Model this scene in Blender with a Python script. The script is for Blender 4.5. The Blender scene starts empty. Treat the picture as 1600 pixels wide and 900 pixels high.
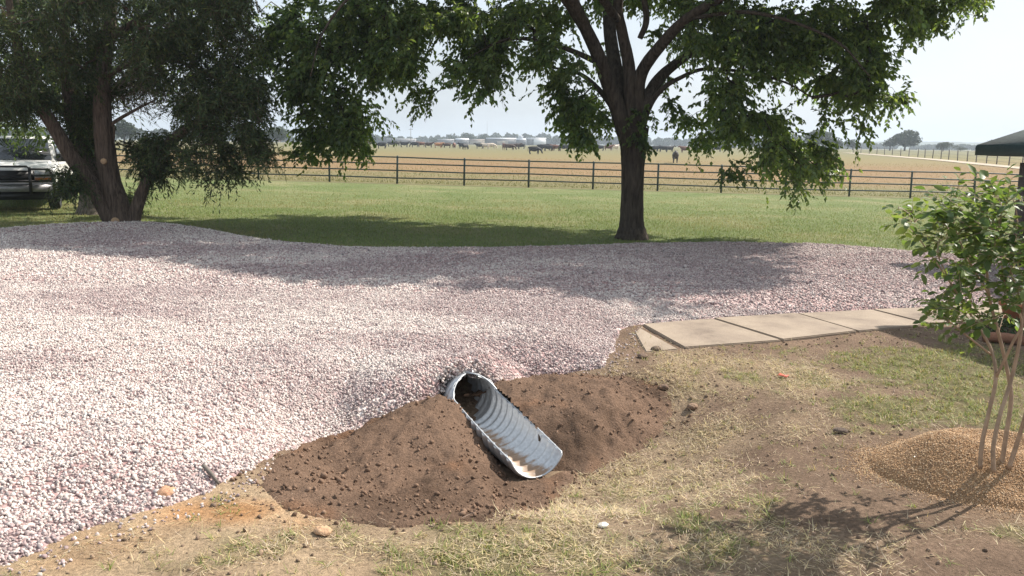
import bpy, bmesh, math, random
import numpy as np
from mathutils import Vector, Matrix
random.seed(7)
R = np.random.default_rng(11)
scene = bpy.context.scene
COL = scene.collection
D2R = math.radians

# ------------------------------------------------------------------ camera
FPX = 1331.0            # focal length in pixels of the 1600 px wide photograph
CAMH = 2.0
PITCH, ROLL = D2R(9.6), D2R(0.7)
_f = np.array([0, math.cos(PITCH), -math.sin(PITCH)])
_u0 = np.array([0, math.sin(PITCH), math.cos(PITCH)])
_r0 = np.array([1.0, 0, 0])
_r = _r0 * math.cos(ROLL) + _u0 * math.sin(ROLL)
_u = -_r0 * math.sin(ROLL) + _u0 * math.cos(ROLL)
CAM = np.array([0, 0, CAMH])
cam_data = bpy.data.cameras.new('camera')
cam_data.sensor_width = 36.0
cam_data.lens = 36.0 * FPX / 1600.0
cam_data.clip_start = 0.1
cam_data.clip_end = 9000
cam = bpy.data.objects.new('camera', cam_data)
COL.objects.link(cam)
cam.matrix_world = Matrix(((_r[0], _u[0], -_f[0], 0), (_r[1], _u[1], -_f[1], 0), (_r[2], _u[2], -_f[2], CAMH), (0, 0, 0, 1)))
scene.camera = cam

# ------------------------------------------------------------------ light
SUN_EL = D2R(43)
SUN_AZ = np.array([0.87, 0.49]); SUN_AZ /= np.linalg.norm(SUN_AZ)
SUN = np.array([SUN_AZ[0] * math.cos(SUN_EL), SUN_AZ[1] * math.cos(SUN_EL), math.sin(SUN_EL)])
sun_data = bpy.data.lights.new('sun', 'SUN')
sun_data.energy = 5.0
sun_data.angle = D2R(0.55)
sun_data.color = (1.0, 0.93, 0.84)
sun = bpy.data.objects.new('sun', sun_data)
COL.objects.link(sun)
sun.rotation_euler = Vector(-SUN).to_track_quat('-Z', 'Y').to_euler()
sun.location = (30, 20, 40)

world = bpy.data.worlds.new('World')
scene.world = world
world.use_nodes = True
wn, wl = world.node_tree.nodes, world.node_tree.links
bg = wn['Background']
sky = wn.new('ShaderNodeTexSky')
sky.sky_type = 'NISHITA'
sky.sun_disc = False
sky.sun_elevation = SUN_EL
sky.sun_rotation = math.atan2(SUN_AZ[0], SUN_AZ[1])
sky.altitude = 200
sky.air_density = 1.0
sky.dust_density = 4.0
sky.ozone_density = 1.0
# thin high cloud over the sky
tc = wn.new('ShaderNodeTexCoord'); mp = wn.new('ShaderNodeMapping'); mp.inputs['Scale'].default_value = (1.0, 1.0, 3.2)
nz = wn.new('ShaderNodeTexNoise'); nz.inputs['Scale'].default_value = 2.6; nz.inputs['Detail'].default_value = 5; nz.inputs['Roughness'].default_value = 0.55
rp = wn.new('ShaderNodeValToRGB'); rp.color_ramp.elements[0].position = 0.35; rp.color_ramp.elements[1].position = 0.75
rp.color_ramp.elements[0].color = (0.45, 0.45, 0.45, 1); rp.color_ramp.elements[1].color = (0.80, 0.80, 0.80, 1)
mx = wn.new('ShaderNodeMix'); mx.data_type = 'RGBA'
wl.new(tc.outputs['Generated'], mp.inputs['Vector']); wl.new(mp.outputs['Vector'], nz.inputs['Vector'])
wl.new(nz.outputs['Fac'], rp.inputs['Fac']); wl.new(rp.outputs['Color'], mx.inputs['Factor'])
wl.new(sky.outputs['Color'], mx.inputs['A']); mx.inputs['B'].default_value = (9.4, 10.4, 11.4, 1)
wl.new(mx.outputs['Result'], bg.inputs['Color'])
bg.inputs['Strength'].default_value = 0.071

scene.view_settings.view_transform = 'Standard'
scene.view_settings.look = 'None'
scene.view_settings.exposure = 0.72
scene.view_settings.gamma = 1.0
scene.view_settings.use_curve_mapping = False
scene.render.engine = 'CYCLES'
scene.cycles.max_bounces = 6
scene.cycles.diffuse_bounces = 3
scene.cycles.transmission_bounces = 4
scene.cycles.transparent_max_bounces = 8
scene.cycles.volume_bounces = 0
scene.cycles.use_denoising = True

# ------------------------------------------------------------------ numbers
def sst(a, b, x):
    t = np.clip((np.asarray(x, float) - a) / (b - a), 0, 1)
    return t * t * (3 - 2 * t)

def _hash(ix, iy, s):
    h = (ix.astype(np.int64) * 374761393 + iy.astype(np.int64) * 668265263 + s * 1442695041) & 0x7fffffff
    h = ((h ^ (h >> 13)) * 1274126177) & 0x7fffffff
    h = (h ^ (h >> 16)) & 0xffffff
    return h / float(0xffffff)

def noise(x, y, s=0):
    x = np.asarray(x, float); y = np.asarray(y, float)
    ix, iy = np.floor(x), np.floor(y)
    fx, fy = x - ix, y - iy
    fx = fx * fx * (3 - 2 * fx); fy = fy * fy * (3 - 2 * fy)
    a, b = _hash(ix, iy, s), _hash(ix + 1, iy, s)
    c, d = _hash(ix, iy + 1, s), _hash(ix + 1, iy + 1, s)
    return (a * (1 - fx) + b * fx) * (1 - fy) + (c * (1 - fx) + d * fx) * fy

def fbm(x, y, s=0, o=4):
    v, a, t = 0, 0.5, 0
    for i in range(o):
        v = v + a * noise(np.asarray(x) * 2 ** i + 17.3 * i, np.asarray(y) * 2 ** i - 9.1 * i, s + i); t += a; a *= 0.5
    return v / t

def ground_z(x, y):
    x = np.asarray(x, float); y = np.asarray(y, float)
    near = -0.015 * np.clip(x, -25, 25)
    far = np.clip(0.2 + 0.006 * (y - 100), 0.1, 1.2) + 0.35 * (fbm(x / 60, y / 60, 5, 2) - 0.5) * sst(60, 120, y)
    t = sst(45, 140, y)
    z = near * (1 - t) + far * t
    q = ((x - 0.05) / 1.75) ** 2 + ((y - 6.2) / 1.45) ** 2
    z = z - 0.42 * np.exp(-q * q)
    yard = (1 - sst(11, 14, y)) * sst(-6, -1, y)
    z = z + yard * (0.05 * (fbm(x * 0.9, y * 0.9, 21, 3) - 0.5) + 0.02 * (fbm(x * 5, y * 5, 22, 3) - 0.5))
    return z

def gz(x, y): return float(ground_z(x, y))
def ray(px, py): return _f + _r * (px - 800) / FPX + _u * (450 - py) / FPX
def at_z(px, py, z): d = ray(px, py); return CAM + d * (z - CAMH) / d[2]
def at_y(px, py, Y): d = ray(px, py); return CAM + d * Y / d[1]
def hit(px, py):
    d = ray(px, py); t = np.concatenate([np.linspace(1.5, 60, 700), np.geomspace(60.2, 2500, 900)])
    P = CAM + d[None] * t[:, None]
    under = P[:, 2] < ground_z(P[:, 0], P[:, 1])
    k = int(np.argmax(under)) if under.any() else len(t) - 1
    a, b = t[max(k - 1, 0)], t[k]
    for _ in range(24):
        m = (a + b) / 2; q = CAM + d * m
        if q[2] < gz(q[0], q[1]): b = m
        else: a = m
    return CAM + d * b
def hit2(px, py): return hit(px, py)[:2]

def sdf(poly, x, y):
    """signed distance to a polygon, positive inside"""
    poly = np.asarray(poly, float); x = np.asarray(x, float).ravel(); y = np.asarray(y, float).ravel()
    best = np.full(x.shape, 1e9); ins = np.zeros(x.shape, bool)
    n = len(poly)
    for i in range(n):
        a, b = poly[i], poly[(i + 1) % n]
        ex, ey = b - a; wx, wy = x - a[0], y - a[1]
        t = np.clip((wx * ex + wy * ey) / (ex * ex + ey * ey + 1e-12), 0, 1)
        best = np.minimum(best, (wx - ex * t) ** 2 + (wy - ey * t) ** 2)
        c = (a[1] > y) != (b[1] > y)
        with np.errstate(divide='ignore', invalid='ignore'):
            xi = a[0] + (y - a[1]) * (b[0] - a[0]) / (b[1] - a[1])
        ins ^= c & (x < xi)
    return np.where(ins, 1, -1) * np.sqrt(best)

# ------------------------------------------------------------------ mesh building
def link(name, me, mat=None, parent=None, smooth=False):
    o = bpy.data.objects.new(name, me); COL.objects.link(o)
    if mat is not None:
        for m in (mat if isinstance(mat, (list, tuple)) else [mat]): me.materials.append(m)
    if parent is not None: o.parent = parent
    if smooth: me.polygons.foreach_set('use_smooth', np.ones(len(me.polygons), bool))
    return o

def mesh_np(name, verts, faces, tint=None, attrs=None):
    """verts (N,3), faces list of (M,k) int arrays"""
    me = bpy.data.meshes.new(name)
    verts = np.ascontiguousarray(verts, np.float32)
    if not isinstance(faces, (list, tuple)): faces = [faces]
    faces = [np.asarray(f, np.int32) for f in faces if len(f)]
    nl = sum(f.size for f in faces); nf = sum(len(f) for f in faces)
    me.vertices.add(len(verts)); me.vertices.foreach_set('co', verts.ravel())
    me.loops.add(nl); me.polygons.add(nf)
    me.loops.foreach_set('vertex_index', np.concatenate([f.ravel() for f in faces]))
    st, s = [], 0
    for f in faces:
        st.append(s + np.arange(len(f)) * f.shape[1]); s += f.size
    me.polygons.foreach_set('loop_start', np.concatenate(st).astype(np.int32))
    me.update(calc_edges=True)
    if tint is not None:
        a = me.attributes.new('tint', 'FLOAT_COLOR', 'POINT')
        t = np.ones((len(verts), 4), np.float32); t[:, :3] = tint
        a.data.foreach_set('color', t.ravel())
    for k, v in (attrs or {}).items():
        a = me.attributes.new(k, 'FLOAT', 'POINT'); a.data.foreach_set('value', np.asarray(v, np.float32).ravel())
    me.validate()
    return me

class MB:
    """collects shapes into ONE mesh"""
    def __init__(s): s.v = []; s.f3 = []; s.f4 = []; s.n = 0; s.t = []
    def add(s, v, f3=None, f4=None, tint=None):
        v = np.asarray(v, float)
        if f3 is not None and len(f3): s.f3.append(np.asarray(f3) + s.n)
        if f4 is not None and len(f4): s.f4.append(np.asarray(f4) + s.n)
        s.v.append(v); s.n += len(v)
        s.t.append(np.broadcast_to(np.array(tint if tint is not None else (0.5, 0.5, 0.5), float), (len(v), 3)))
    def tube(s, pts, rad, k=6, cap=True, tint=None):
        pts = np.asarray(pts, float); n = len(pts); rad = np.broadcast_to(np.asarray(rad, float), (n,))
        tg = np.gradient(pts, axis=0); tg /= np.linalg.norm(tg, axis=1)[:, None] + 1e-9
        up = np.array([0, 0, 1.0]) if abs(tg[0][2]) < 0.9 else np.array([0, 1.0, 0])
        V = []
        a = np.cross(up, tg[0]); a /= np.linalg.norm(a)
        ang = np.arange(k) * 2 * math.pi / k
        for i in range(n):
            a = a - tg[i] * (a @ tg[i]); a /= np.linalg.norm(a) + 1e-9
            b = np.cross(tg[i], a)
            V.append(pts[i] + rad[i] * (np.cos(ang)[:, None] * a + np.sin(ang)[:, None] * b))
        V = np.concatenate(V)
        i = np.arange(n - 1)[:, None] * k; j = np.arange(k)[None]
        q = np.stack([i + j, i + (j + 1) % k, i + k + (j + 1) % k, i + k + j], -1).reshape(-1, 4)
        f3 = []
        if cap:
            V = np.concatenate([V, pts[:1], pts[-1:]]); c0, c1 = n * k, n * k + 1
            f3 = [(c0, (m + 1) % k, m) for m in range(k)] + [(c1, (n - 1) * k + m, (n - 1) * k + (m + 1) % k) for m in range(k)]
        s.add(V, f3, q, tint)
    def box(s, lo, hi, M=None, tint=None):
        lo, hi = np.array(lo, float), np.array(hi, float)
        v = np.array([[(lo, hi)[i >> d & 1][d] for d in range(3)] for i in range(8)])
        if M is not None: v = v @ np.array(M)[:3, :3].T + np.array(M)[:3, 3]
        s.add(v, None, [(0, 2, 3, 1), (4, 5, 7, 6), (0, 1, 5, 4), (2, 6, 7, 3), (0, 4, 6, 2), (1, 3, 7, 5)], tint)
    def prism(s, poly, z0, z1, tint=None):
        """poly (n,2) CCW extruded along z"""
        n = len(poly)
        v = [(p[0], p[1], z0) for p in poly] + [(p[0], p[1], z1) for p in poly]
        s.add(v, None, [(i, (i + 1) % n, n + (i + 1) % n, n + i) for i in range(n)], tint)
        c = np.mean(poly, axis=0); b = s.n
        s.add([(p[0], p[1], z0) for p in poly] + [(c[0], c[1], z0)], [((i + 1) % n, i, n) for i in range(n)], None, tint)
        s.add([(p[0], p[1], z1) for p in poly] + [(c[0], c[1], z1)], [(i, (i + 1) % n, n) for i in range(n)], None, tint)
    def build(s, name, mat=None, parent=None, smooth=False):
        F = []
        if s.f3: F.append(np.concatenate(s.f3))
        if s.f4: F.append(np.concatenate(s.f4))
        return link(name, mesh_np(name, np.concatenate(s.v), F, np.concatenate(s.t)), mat, parent, smooth)

def tag(o, label=None, cat=None, group=None, kind=None):
    if label: o['label'] = label
    if cat: o['category'] = cat
    if group: o['group'] = group
    if kind: o['kind'] = kind
    return o
def empty(name, loc, rz=0.0):
    o = bpy.data.objects.new(name, None); COL.objects.link(o); o.location = loc; o.rotation_euler = (0, 0, rz)
    o.empty_display_size = 0.2
    return o
def local(o, loc):
    """move a mesh built in world coordinates under a thing whose Empty stands at loc"""
    return o

def smoothpath(pts, n=6):
    pts = np.asarray(pts, float)
    P = np.concatenate([2 * pts[:1] - pts[1:2], pts, 2 * pts[-1:] - pts[-2:-1]])
    out = []
    for i in range(1, len(P) - 2):
        for t in np.linspace(0, 1, n, endpoint=False):
            a, b, c, d = P[i - 1], P[i], P[i + 1], P[i + 2]
            out.append(0.5 * (2 * b + (c - a) * t + (2 * a - 5 * b + 4 * c - d) * t * t + (3 * b - a - 3 * c + d) * t ** 3))
    out.append(pts[-1])
    return np.array(out)

# ------------------------------------------------------------------ materials
def newmat(name):
    m = bpy.data.materials.new(name); m.use_nodes = True
    nt = m.node_tree; b = nt.nodes['Principled BSDF']
    return m, nt, b
def simple(name, col, rough=0.6, metal=0.0, nscale=20, namt=0.15, bump=0.0, bscale=60, spec=0.5):
    m, nt, b = newmat(name); N, L = nt.nodes, nt.links
    t = N.new('ShaderNodeTexCoord'); n = N.new('ShaderNodeTexNoise'); n.inputs['Scale'].default_value = nscale; n.inputs['Detail'].default_value = 4
    L.new(t.outputs['Object'], n.inputs['Vector'])
    r = N.new('ShaderNodeValToRGB'); e = r.color_ramp.elements
    e[0].position, e[1].position = 0.3, 0.7
    e[0].color = tuple(c * (1 - namt) for c in col) + (1,); e[1].color = tuple(min(1, c * (1 + namt)) for c in col) + (1,)
    L.new(n.outputs['Fac'], r.inputs['Fac']); L.new(r.outputs['Color'], b.inputs['Base Color'])
    b.inputs['Roughness'].default_value = rough; b.inputs['Metallic'].default_value = metal
    b.inputs['Specular IOR Level'].default_value = spec
    if bump:
        n2 = N.new('ShaderNodeTexNoise'); n2.inputs['Scale'].default_value = bscale; n2.inputs['Detail'].default_value = 5
        L.new(t.outputs['Object'], n2.inputs['Vector'])
        bp = N.new('ShaderNodeBump'); bp.inputs['Strength'].default_value = bump; bp.inputs['Distance'].default_value = 0.02
        L.new(n2.outputs['Fac'], bp.inputs['Height']); L.new(bp.outputs['Normal'], b.inputs['Normal'])
    return m
def tinted(name, rough=0.8, nscale=30, namt=0.2, bump=0.0, bscale=80, bdist=0.02, spec=0.3):
    """base colour from the mesh's own 'tint' attribute, broken up by noise"""
    m, nt, b = newmat(name); N, L = nt.nodes, nt.links
    a = N.new('ShaderNodeAttribute'); a.attribute_name = 'tint'
    t = N.new('ShaderNodeTexCoord'); n = N.new('ShaderNodeTexNoise'); n.inputs['Scale'].default_value = nscale; n.inputs['Detail'].default_value = 5; n.inputs['Roughness'].default_value = 0.65
    L.new(t.outputs['Object'], n.inputs['Vector'])
    r = N.new('ShaderNodeMapRange'); r.inputs['From Min'].default_value = 0.3; r.inputs['From Max'].default_value = 0.7
    r.inputs['To Min'].default_value = 1 - namt; r.inputs['To Max'].default_value = 1 + namt
    L.new(n.outputs['Fac'], r.inputs['Value'])
    v = N.new('ShaderNodeVectorMath'); v.operation = 'SCALE'
    L.new(a.outputs['Color'], v.inputs[0]); L.new(r.outputs['Result'], v.inputs['Scale'])
    L.new(v.outputs['Vector'], b.inputs['Base Color'])
    b.inputs['Roughness'].default_value = rough; b.inputs['Specular IOR Level'].default_value = spec
    if bump:
        n2 = N.new('ShaderNodeTexNoise'); n2.inputs['Scale'].default_value = bscale; n2.inputs['Detail'].default_value = 6; n2.inputs['Roughness'].default_value = 0.7
        L.new(t.outputs['Object'], n2.inputs['Vector'])
        bp = N.new('ShaderNodeBump'); bp.inputs['Strength'].default_value = bump; bp.inputs['Distance'].default_value = bdist
        L.new(n2.outputs['Fac'], bp.inputs['Height']); L.new(bp.outputs['Normal'], b.inputs['Normal'])
    return m
def leafmat(name, rough=0.45, trans=0.35, boost=1.6, spec=0.4):
    m, nt, b = newmat(name); N, L = nt.nodes, nt.links
    a = N.new('ShaderNodeAttribute'); a.attribute_name = 'tint'
    L.new(a.outputs['Color'], b.inputs['Base Color']); b.inputs['Roughness'].default_value = rough
    b.inputs['Specular IOR Level'].default_value = spec
    tr = N.new('ShaderNodeBsdfTranslucent')
    v = N.new('ShaderNodeVectorMath'); v.operation = 'MULTIPLY'; v.inputs[1].default_value = (boost * 1.15, boost * 1.1, boost * 0.5)
    L.new(a.outputs['Color'], v.inputs[0]); L.new(v.outputs['Vector'], tr.inputs['Color'])
    mx = N.new('ShaderNodeMixShader'); mx.inputs['Fac'].default_value = trans
    L.new(b.outputs['BSDF'], mx.inputs[1]); L.new(tr.outputs['BSDF'], mx.inputs[2])
    L.new(mx.outputs['Shader'], N['Material Output'].inputs['Surface'])
    return m
def barkmat(name, c0, c1, scale=9, stretch=0.12, bump=0.8, dist=0.03):
    m, nt, b = newmat(name); N, L = nt.nodes, nt.links
    t = N.new('ShaderNodeTexCoord'); mp = N.new('ShaderNodeMapping'); mp.inputs['Scale'].default_value = (1, 1, stretch)
    L.new(t.outputs['Object'], mp.inputs['Vector'])
    n = N.new('ShaderNodeTexNoise'); n.inputs['Scale'].default_value = scale * 2; n.inputs['Detail'].default_value = 6; n.inputs['Roughness'].default_value = 0.7
    L.new(mp.outputs['Vector'], n.inputs['Vector'])
    r = N.new('ShaderNodeValToRGB'); e = r.color_ramp.elements; e[0].position, e[1].position = 0.35, 0.68
    e[0].color = c0 + (1,); e[1].color = c1 + (1,)
    L.new(n.outputs['Fac'], r.inputs['Fac']); L.new(r.outputs['Color'], b.inputs['Base Color'])
    b.inputs['Roughness'].default_value = 0.9; b.inputs['Specular IOR Level'].default_value = 0.15
    bp = N.new('ShaderNodeBump'); bp.inputs['Strength'].default_value = bump; bp.inputs['Distance'].default_value = dist
    L.new(n.outputs['Fac'], bp.inputs['Height']); L.new(bp.outputs['Normal'], b.inputs['Normal'])
    return m

def ramp(N, els):
    r = N.new('ShaderNodeValToRGB'); e = r.color_ramp.elements
    while len(e) < len(els): e.new(0.5)
    for k, (p, c) in enumerate(els): e[k].position = p; e[k].color = tuple(c) + (1,)
    return r

# ------------------------------------------------------------------ outlines on the ground (world coordinates)
PIPE_R = 0.22
p_end = at_z(838, 746, -0.40)
p_mouth = at_z(730, 582, 0.07); p_mouth[2] = 0.07 - 2 * PIPE_R
PIPE_A = p_mouth; PIPE_B = p_end                     # bottom line of the culvert
drive_px_near = [(-40, 905), (60, 868), (130, 832), (240, 800), (330, 772), (400, 735), (440, 708), (500, 690), (570, 672), (640, 652), (700, 640),
                 (760, 606), (800, 598), (870, 588), (945, 577), (962, 550), (972, 515), (1003, 508), (1113, 499), (1245, 491), (1362, 485), (1475, 482), (1590, 478)]
drive_px_far = [(1600, 412), (1440, 399), (1350, 390), (1250, 384), (1100, 382), (960, 385), (800, 390), (680, 391), (560, 390), (450, 381), (370, 369), (310, 363), (240, 358), (180, 359), (90, 361), (0, 364)]
near_w = [hit2(a, b) for a, b in drive_px_near]; far_w = [hit2(a, b) for a, b in drive_px_far]
DRIVE = [(-9, 2.6)] + near_w + [(9.5, 12.1), (16, 13.5), (16, 19)] + far_w + [(-16, 17.9), (-26, 18.5), (-26, 2.6)]
DRIVE = np.array(DRIVE)
walk_px = [((1003, 509), (1068, 546)), ((1113, 500), (1222, 534)), ((1245, 492), (1340, 520)), ((1362, 486), (1452, 509)), ((1475, 482), (1562, 500))]
WALK = [(hit2(*a), hit2(*b)) for a, b in walk_px]
dw = (WALK[-1][0] - WALK[0][0]) / 4
WALK += [(WALK[-1][0] + dw * k, WALK[-1][1] + dw * k) for k in (1, 2, 3)]
MOUND_L = np.array([hit2(a, b) for a, b in [(404, 758), (425, 722), (465, 694), (540, 668), (640, 645), (700, 640), (735, 660), (775, 690), (815, 722), (845, 750), (880, 775), (855, 802), (760, 815), (640, 820), (520, 812), (440, 797)]])
MOUND_R = np.array([hit2(a, b) for a, b in [(770, 598), (830, 590), (900, 584), (975, 587), (1030, 605), (1052, 640), (1015, 690), (965, 722), (915, 745), (885, 735), (880, 705), (830, 655)]])
_e = (PIPE_B - PIPE_A)[:2]; _n = np.array([-_e[1], _e[0]]) / np.linalg.norm(_e)
_axL = [PIPE_A[:2] + _e * t + _n * 0.4 for t in (-0.12, 0.3, 0.6, 1.0)]; _axR = [PIPE_A[:2] + _e * t - _n * 0.4 for t in (-0.25, 0.3, 0.6, 0.95)]
MOUND_L = np.array(list(map(tuple, MOUND_L[:5])) + list(map(tuple, _axL)) + list(map(tuple, MOUND_L[10:])))
MOUND_R = np.array([tuple(p) for p in _axR[::-1]] + list(map(tuple, MOUND_R[1:10])))
MULCH_C = hit(1562, 742)

def drive_z(x, y, sd=None):
    if sd is None: sd = sdf(DRIVE, x, y).reshape(np.shape(x))
    g = ground_z(x, y)
    flat = -0.015 * np.clip(x, -25, 25) + 0.11 + 0.035 * (fbm(np.asarray(x) * 0.5, np.asarray(y) * 0.5, 31, 3) - 0.5)
    # a low berm of loose stone along the far left edge
    berm = 0.10 * np.exp(-((np.asarray(y) - 17.0) / 0.8) ** 2) * sst(-4, -7.5, np.asarray(x))
    pa = PIPE_A[:2]; pdm = np.exp(-(((np.asarray(x) - pa[0]) ** 2 + (np.asarray(y) - pa[1]) ** 2) / 0.55 ** 2))
    k = sst(-0.05, 0.85 - 0.5 * pdm, sd)
    t_, s_ = pipe_dist(x, y); cov = sst(0.0, 1.0, (0.045 + .34 * np.clip((-s_ - PIPE_R - .02) / .35, 0, 1) - t_) / (0.045 + .34 * np.clip((-s_ - PIPE_R - .02) / .35, 0, 1))) * sst(-1.6, -1.2, t_) * np.exp(-(np.abs(s_) / np.where(s_ < 0, 1.05, .62)) ** 4); k = np.maximum(k, cov)
    z = (g - 0.02) * (1 - k) + (flat + berm) * k
    e = 0.035 * (fbm(np.asarray(x) * 7, np.asarray(y) * 7, 41, 3) - 0.5)
    return z + e + np.clip(sd, -0.3, 0.06) * 0.5

def pipe_dist(x, y):
    a, b = PIPE_A[:2], PIPE_B[:2]; e = b - a
    t = ((np.asarray(x) - a[0]) * e[0] + (np.asarray(y) - a[1]) * e[1]) / (e @ e)
    L = np.linalg.norm(e); n = np.array([-e[1], e[0]]) / L
    s = (np.asarray(x) - a[0]) * n[0] + (np.asarray(y) - a[1]) * n[1]
    return t, s

# ------------------------------------------------------------------ ground, one graded sheet cut along the drive and the fence
def axis(lo, a, b, hi, step, g=1.12):
    v = list(np.arange(a, b + 1e-6, step)); s = step
    while v[-1] < hi: s *= g; v.append(v[-1] + s)
    w = []; s = step; c = a
    while c > lo: s *= g; c -= s; w.append(c)
    return np.array(w[::-1] + v)
def sheet(xs, ys, zf):
    X, Y = np.meshgrid(xs, ys); Z = zf(X, Y)
    V = np.stack([X.ravel(), Y.ravel(), Z.ravel()], 1)
    nx, ny = len(xs), len(ys)
    i = np.arange(ny - 1)[:, None] * nx; j = np.arange(nx - 1)[None]
    q = np.stack([i + j, i + j + 1, i + nx + j + 1, i + nx + j], -1).reshape(-1, 4)
    return V, q
def compact(V, q, keep):
    q = q[keep]; u, inv = np.unique(q, return_inverse=True)
    return V[u], inv.reshape(q.shape), u

blobs = []
def blob(kind, px, py, rx, ry, w=1.0):
    c = hit2(px, py); ex = np.linalg.norm(hit2(px + rx, py) - c); ey = np.linalg.norm(hit2(px, py - ry) - c)
    blobs.append((kind, c, ex, ey, w))
for b in [('straw', 1000, 760, 160, 60), ('straw', 1130, 690, 120, 40), ('straw', 1080, 580, 130, 25), ('straw', 900, 840, 140, 50), ('straw', 1250, 590, 90, 25, .7),
          ('straw', 700, 850, 90, 30, .8), ('straw', 600, 860, 120, 30, .7), ('straw', 420, 850, 110, 40, .7), ('straw', 1000, 870, 200, 40, .8), ('straw', 1180, 800, 90, 50, .5),
          ('straw', 1350, 860, 150, 40, .35), ('straw', 1200, 880, 150, 40, .6), ('straw', 1040, 640, 60, 30, .9), ('straw', 1350, 600, 80, 30, .5), ('straw', 250, 880, 110, 40, .35),
          ('green', 760, 870, 120, 45, 1.3), ('green', 690, 835, 40, 20, .8), ('green', 870, 890, 80, 30, .8), ('green', 1180, 595, 60, 16, .6), ('green', 1280, 600, 60, 16, .7), ('green', 1470, 575, 120, 22, 1.4), ('green', 1400, 640, 100, 22, 1.3), ('green', 1500, 605, 100, 25, 1.1), ('green', 1560, 650, 80, 24, 1.3), ('green', 1330, 640, 60, 16, .5), ('green', 1090, 830, 60, 40, .5), ('green', 1580, 830, 40, 14, .8), ('green', 1560, 550, 70, 20, .6),
          ('green', 350, 850, 70, 30, .4), ('green', 1080, 770, 60, 25, .3), ('green', 620, 885, 60, 20, .5), ('green', 1290, 690, 60, 20, .25),
          ('clay', 370, 800, 70, 22), ('clay', 300, 800, 60, 20, .8), ('clay', 460, 820, 60, 20, .6), ('clay', 200, 850, 120, 30, .3), ('clay', 150, 880, 130, 30, .3), ('clay', 905, 730, 30, 18, .8), ('clay', 940, 690, 40, 20, .4), ('clay', 1180, 700, 60, 20, .4),
          ('dirt', 1420, 570, 110, 16), ('dirt', 1250, 545, 200, 12), ('dirt', 1000, 560, 40, 30), ('dirt', 1440, 620, 90, 18, .8), ('dirt', 1300, 740, 130, 60, .9), ('dirt', 1200, 660, 70, 25, .5), ('dirt', 1330, 800, 120, 40, .6), ('dirt', 1480, 880, 120, 30, .6), ('dirt', 1380, 540, 140, 16)]:
    blob(*b)
def weight(kind, x, y):
    w = np.zeros(np.shape(x))
    for k, c, ex, ey, a in blobs:
        if k == kind: w = np.maximum(w, a * np.exp(-(((x - c[0]) / ex) ** 2 + ((y - c[1]) / ey) ** 2) * 0.8))
    return w
def yard_masks(x, y):
    n = fbm(x * 2.2, y * 2.2, 51, 4); n2 = fbm(x * 7, y * 7, 57, 3)
    s = np.clip(weight('straw', x, y) * 1.5 + (n - 0.5) * 1.6 + (n2 - .5) * .6 - 0.15 + 0.15 - weight('dirt', x, y) * .9, 0, 1)
    g = np.clip(weight('green', x, y) * 1.5 + (n2 - 0.5) * 1.7 + (fbm(x * 2, y * 2, 77, 3) - .5) * 1.2 - 0.35, 0, 1)
    c = np.clip(weight('clay', x, y) * 1.6 + (n - 0.5) * 1.2 - 0.25, 0, 1)
    return s, g, c

xs = axis(-3500, -8.5, 8.5, 3500, 0.055); ys = axis(-60, 2.2, 13.0, 4500, 0.055, 1.10)
V, Q = sheet(xs, ys, ground_z)
cx, cy = V[Q].mean(1)[:, 0], V[Q].mean(1)[:, 1]
lawn_from = np.where(cx < 5, 13.5, 11.6 + 0 * cx)
FENCE_A, FENCE_B = at_z(184, 275, 0.27)[:2], at_z(1422, 310, -0.29)[:2]
fence_y = FENCE_A[1] + (cx - FENCE_A[0]) * (FENCE_B[1] - FENCE_A[1]) / (FENCE_B[0] - FENCE_A[0])
is_past = cy > np.clip(fence_y, 36, 44)
is_yard = cy < np.where(cx < 6.2, 13.2, 12.4)
is_lawn = ~is_past & ~is_yard

# yard: bare brown dirt with straw, green and clay patches
m_yard, nt, b = newmat('yard_dirt'); N, L = nt.nodes, nt.links
ta = N.new('ShaderNodeAttribute'); ta.attribute_name = 'tint'
tcn = N.new('ShaderNodeTexCoord')
n1 = N.new('ShaderNodeTexNoise'); n1.inputs['Scale'].default_value = 38; n1.inputs['Detail'].default_value = 8; n1.inputs['Roughness'].default_value = 0.75
n2 = N.new('ShaderNodeTexNoise'); n2.inputs['Scale'].default_value = 3.0; n2.inputs['Detail'].default_value = 5
for n_ in (n1, n2): L.new(tcn.outputs['Object'], n_.inputs['Vector'])
mr = N.new('ShaderNodeMapRange'); mr.inputs['From Min'].default_value = 0.3; mr.inputs['From Max'].default_value = 0.7; mr.inputs['To Min'].default_value = 0.55; mr.inputs['To Max'].default_value = 1.4
L.new(n1.outputs['Fac'], mr.inputs['Value'])
mr2 = N.new('ShaderNodeMapRange'); mr2.inputs['From Min'].default_value = 0.3; mr2.inputs['From Max'].default_value = 0.7; mr2.inputs['To Min'].default_value = 0.8; mr2.inputs['To Max'].default_value = 1.15
L.new(n2.outputs['Fac'], mr2.inputs['Value'])
mm = N.new('ShaderNodeMath'); mm.operation = 'MULTIPLY'; L.new(mr.outputs['Result'], mm.inputs[0]); L.new(mr2.outputs['Result'], mm.inputs[1])
vm = N.new('ShaderNodeVectorMath'); vm.operation = 'SCALE'; L.new(ta.outputs['Color'], vm.inputs[0]); L.new(mm.outputs['Value'], vm.inputs['Scale'])
L.new(vm.outputs['Vector'], b.inputs['Base Color']); b.inputs['Roughness'].default_value = 0.95; b.inputs['Specular IOR Level'].default_value = 0.1
bp = N.new('ShaderNodeBump'); bp.inputs['Strength'].default_value = 0.9; bp.inputs['Distance'].default_value = 0.03
L.new(n1.outputs['Fac'], bp.inputs['Height']); L.new(bp.outputs['Normal'], b.inputs['Normal'])
v_, q_, _ = compact(V, Q, is_yard)
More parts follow.
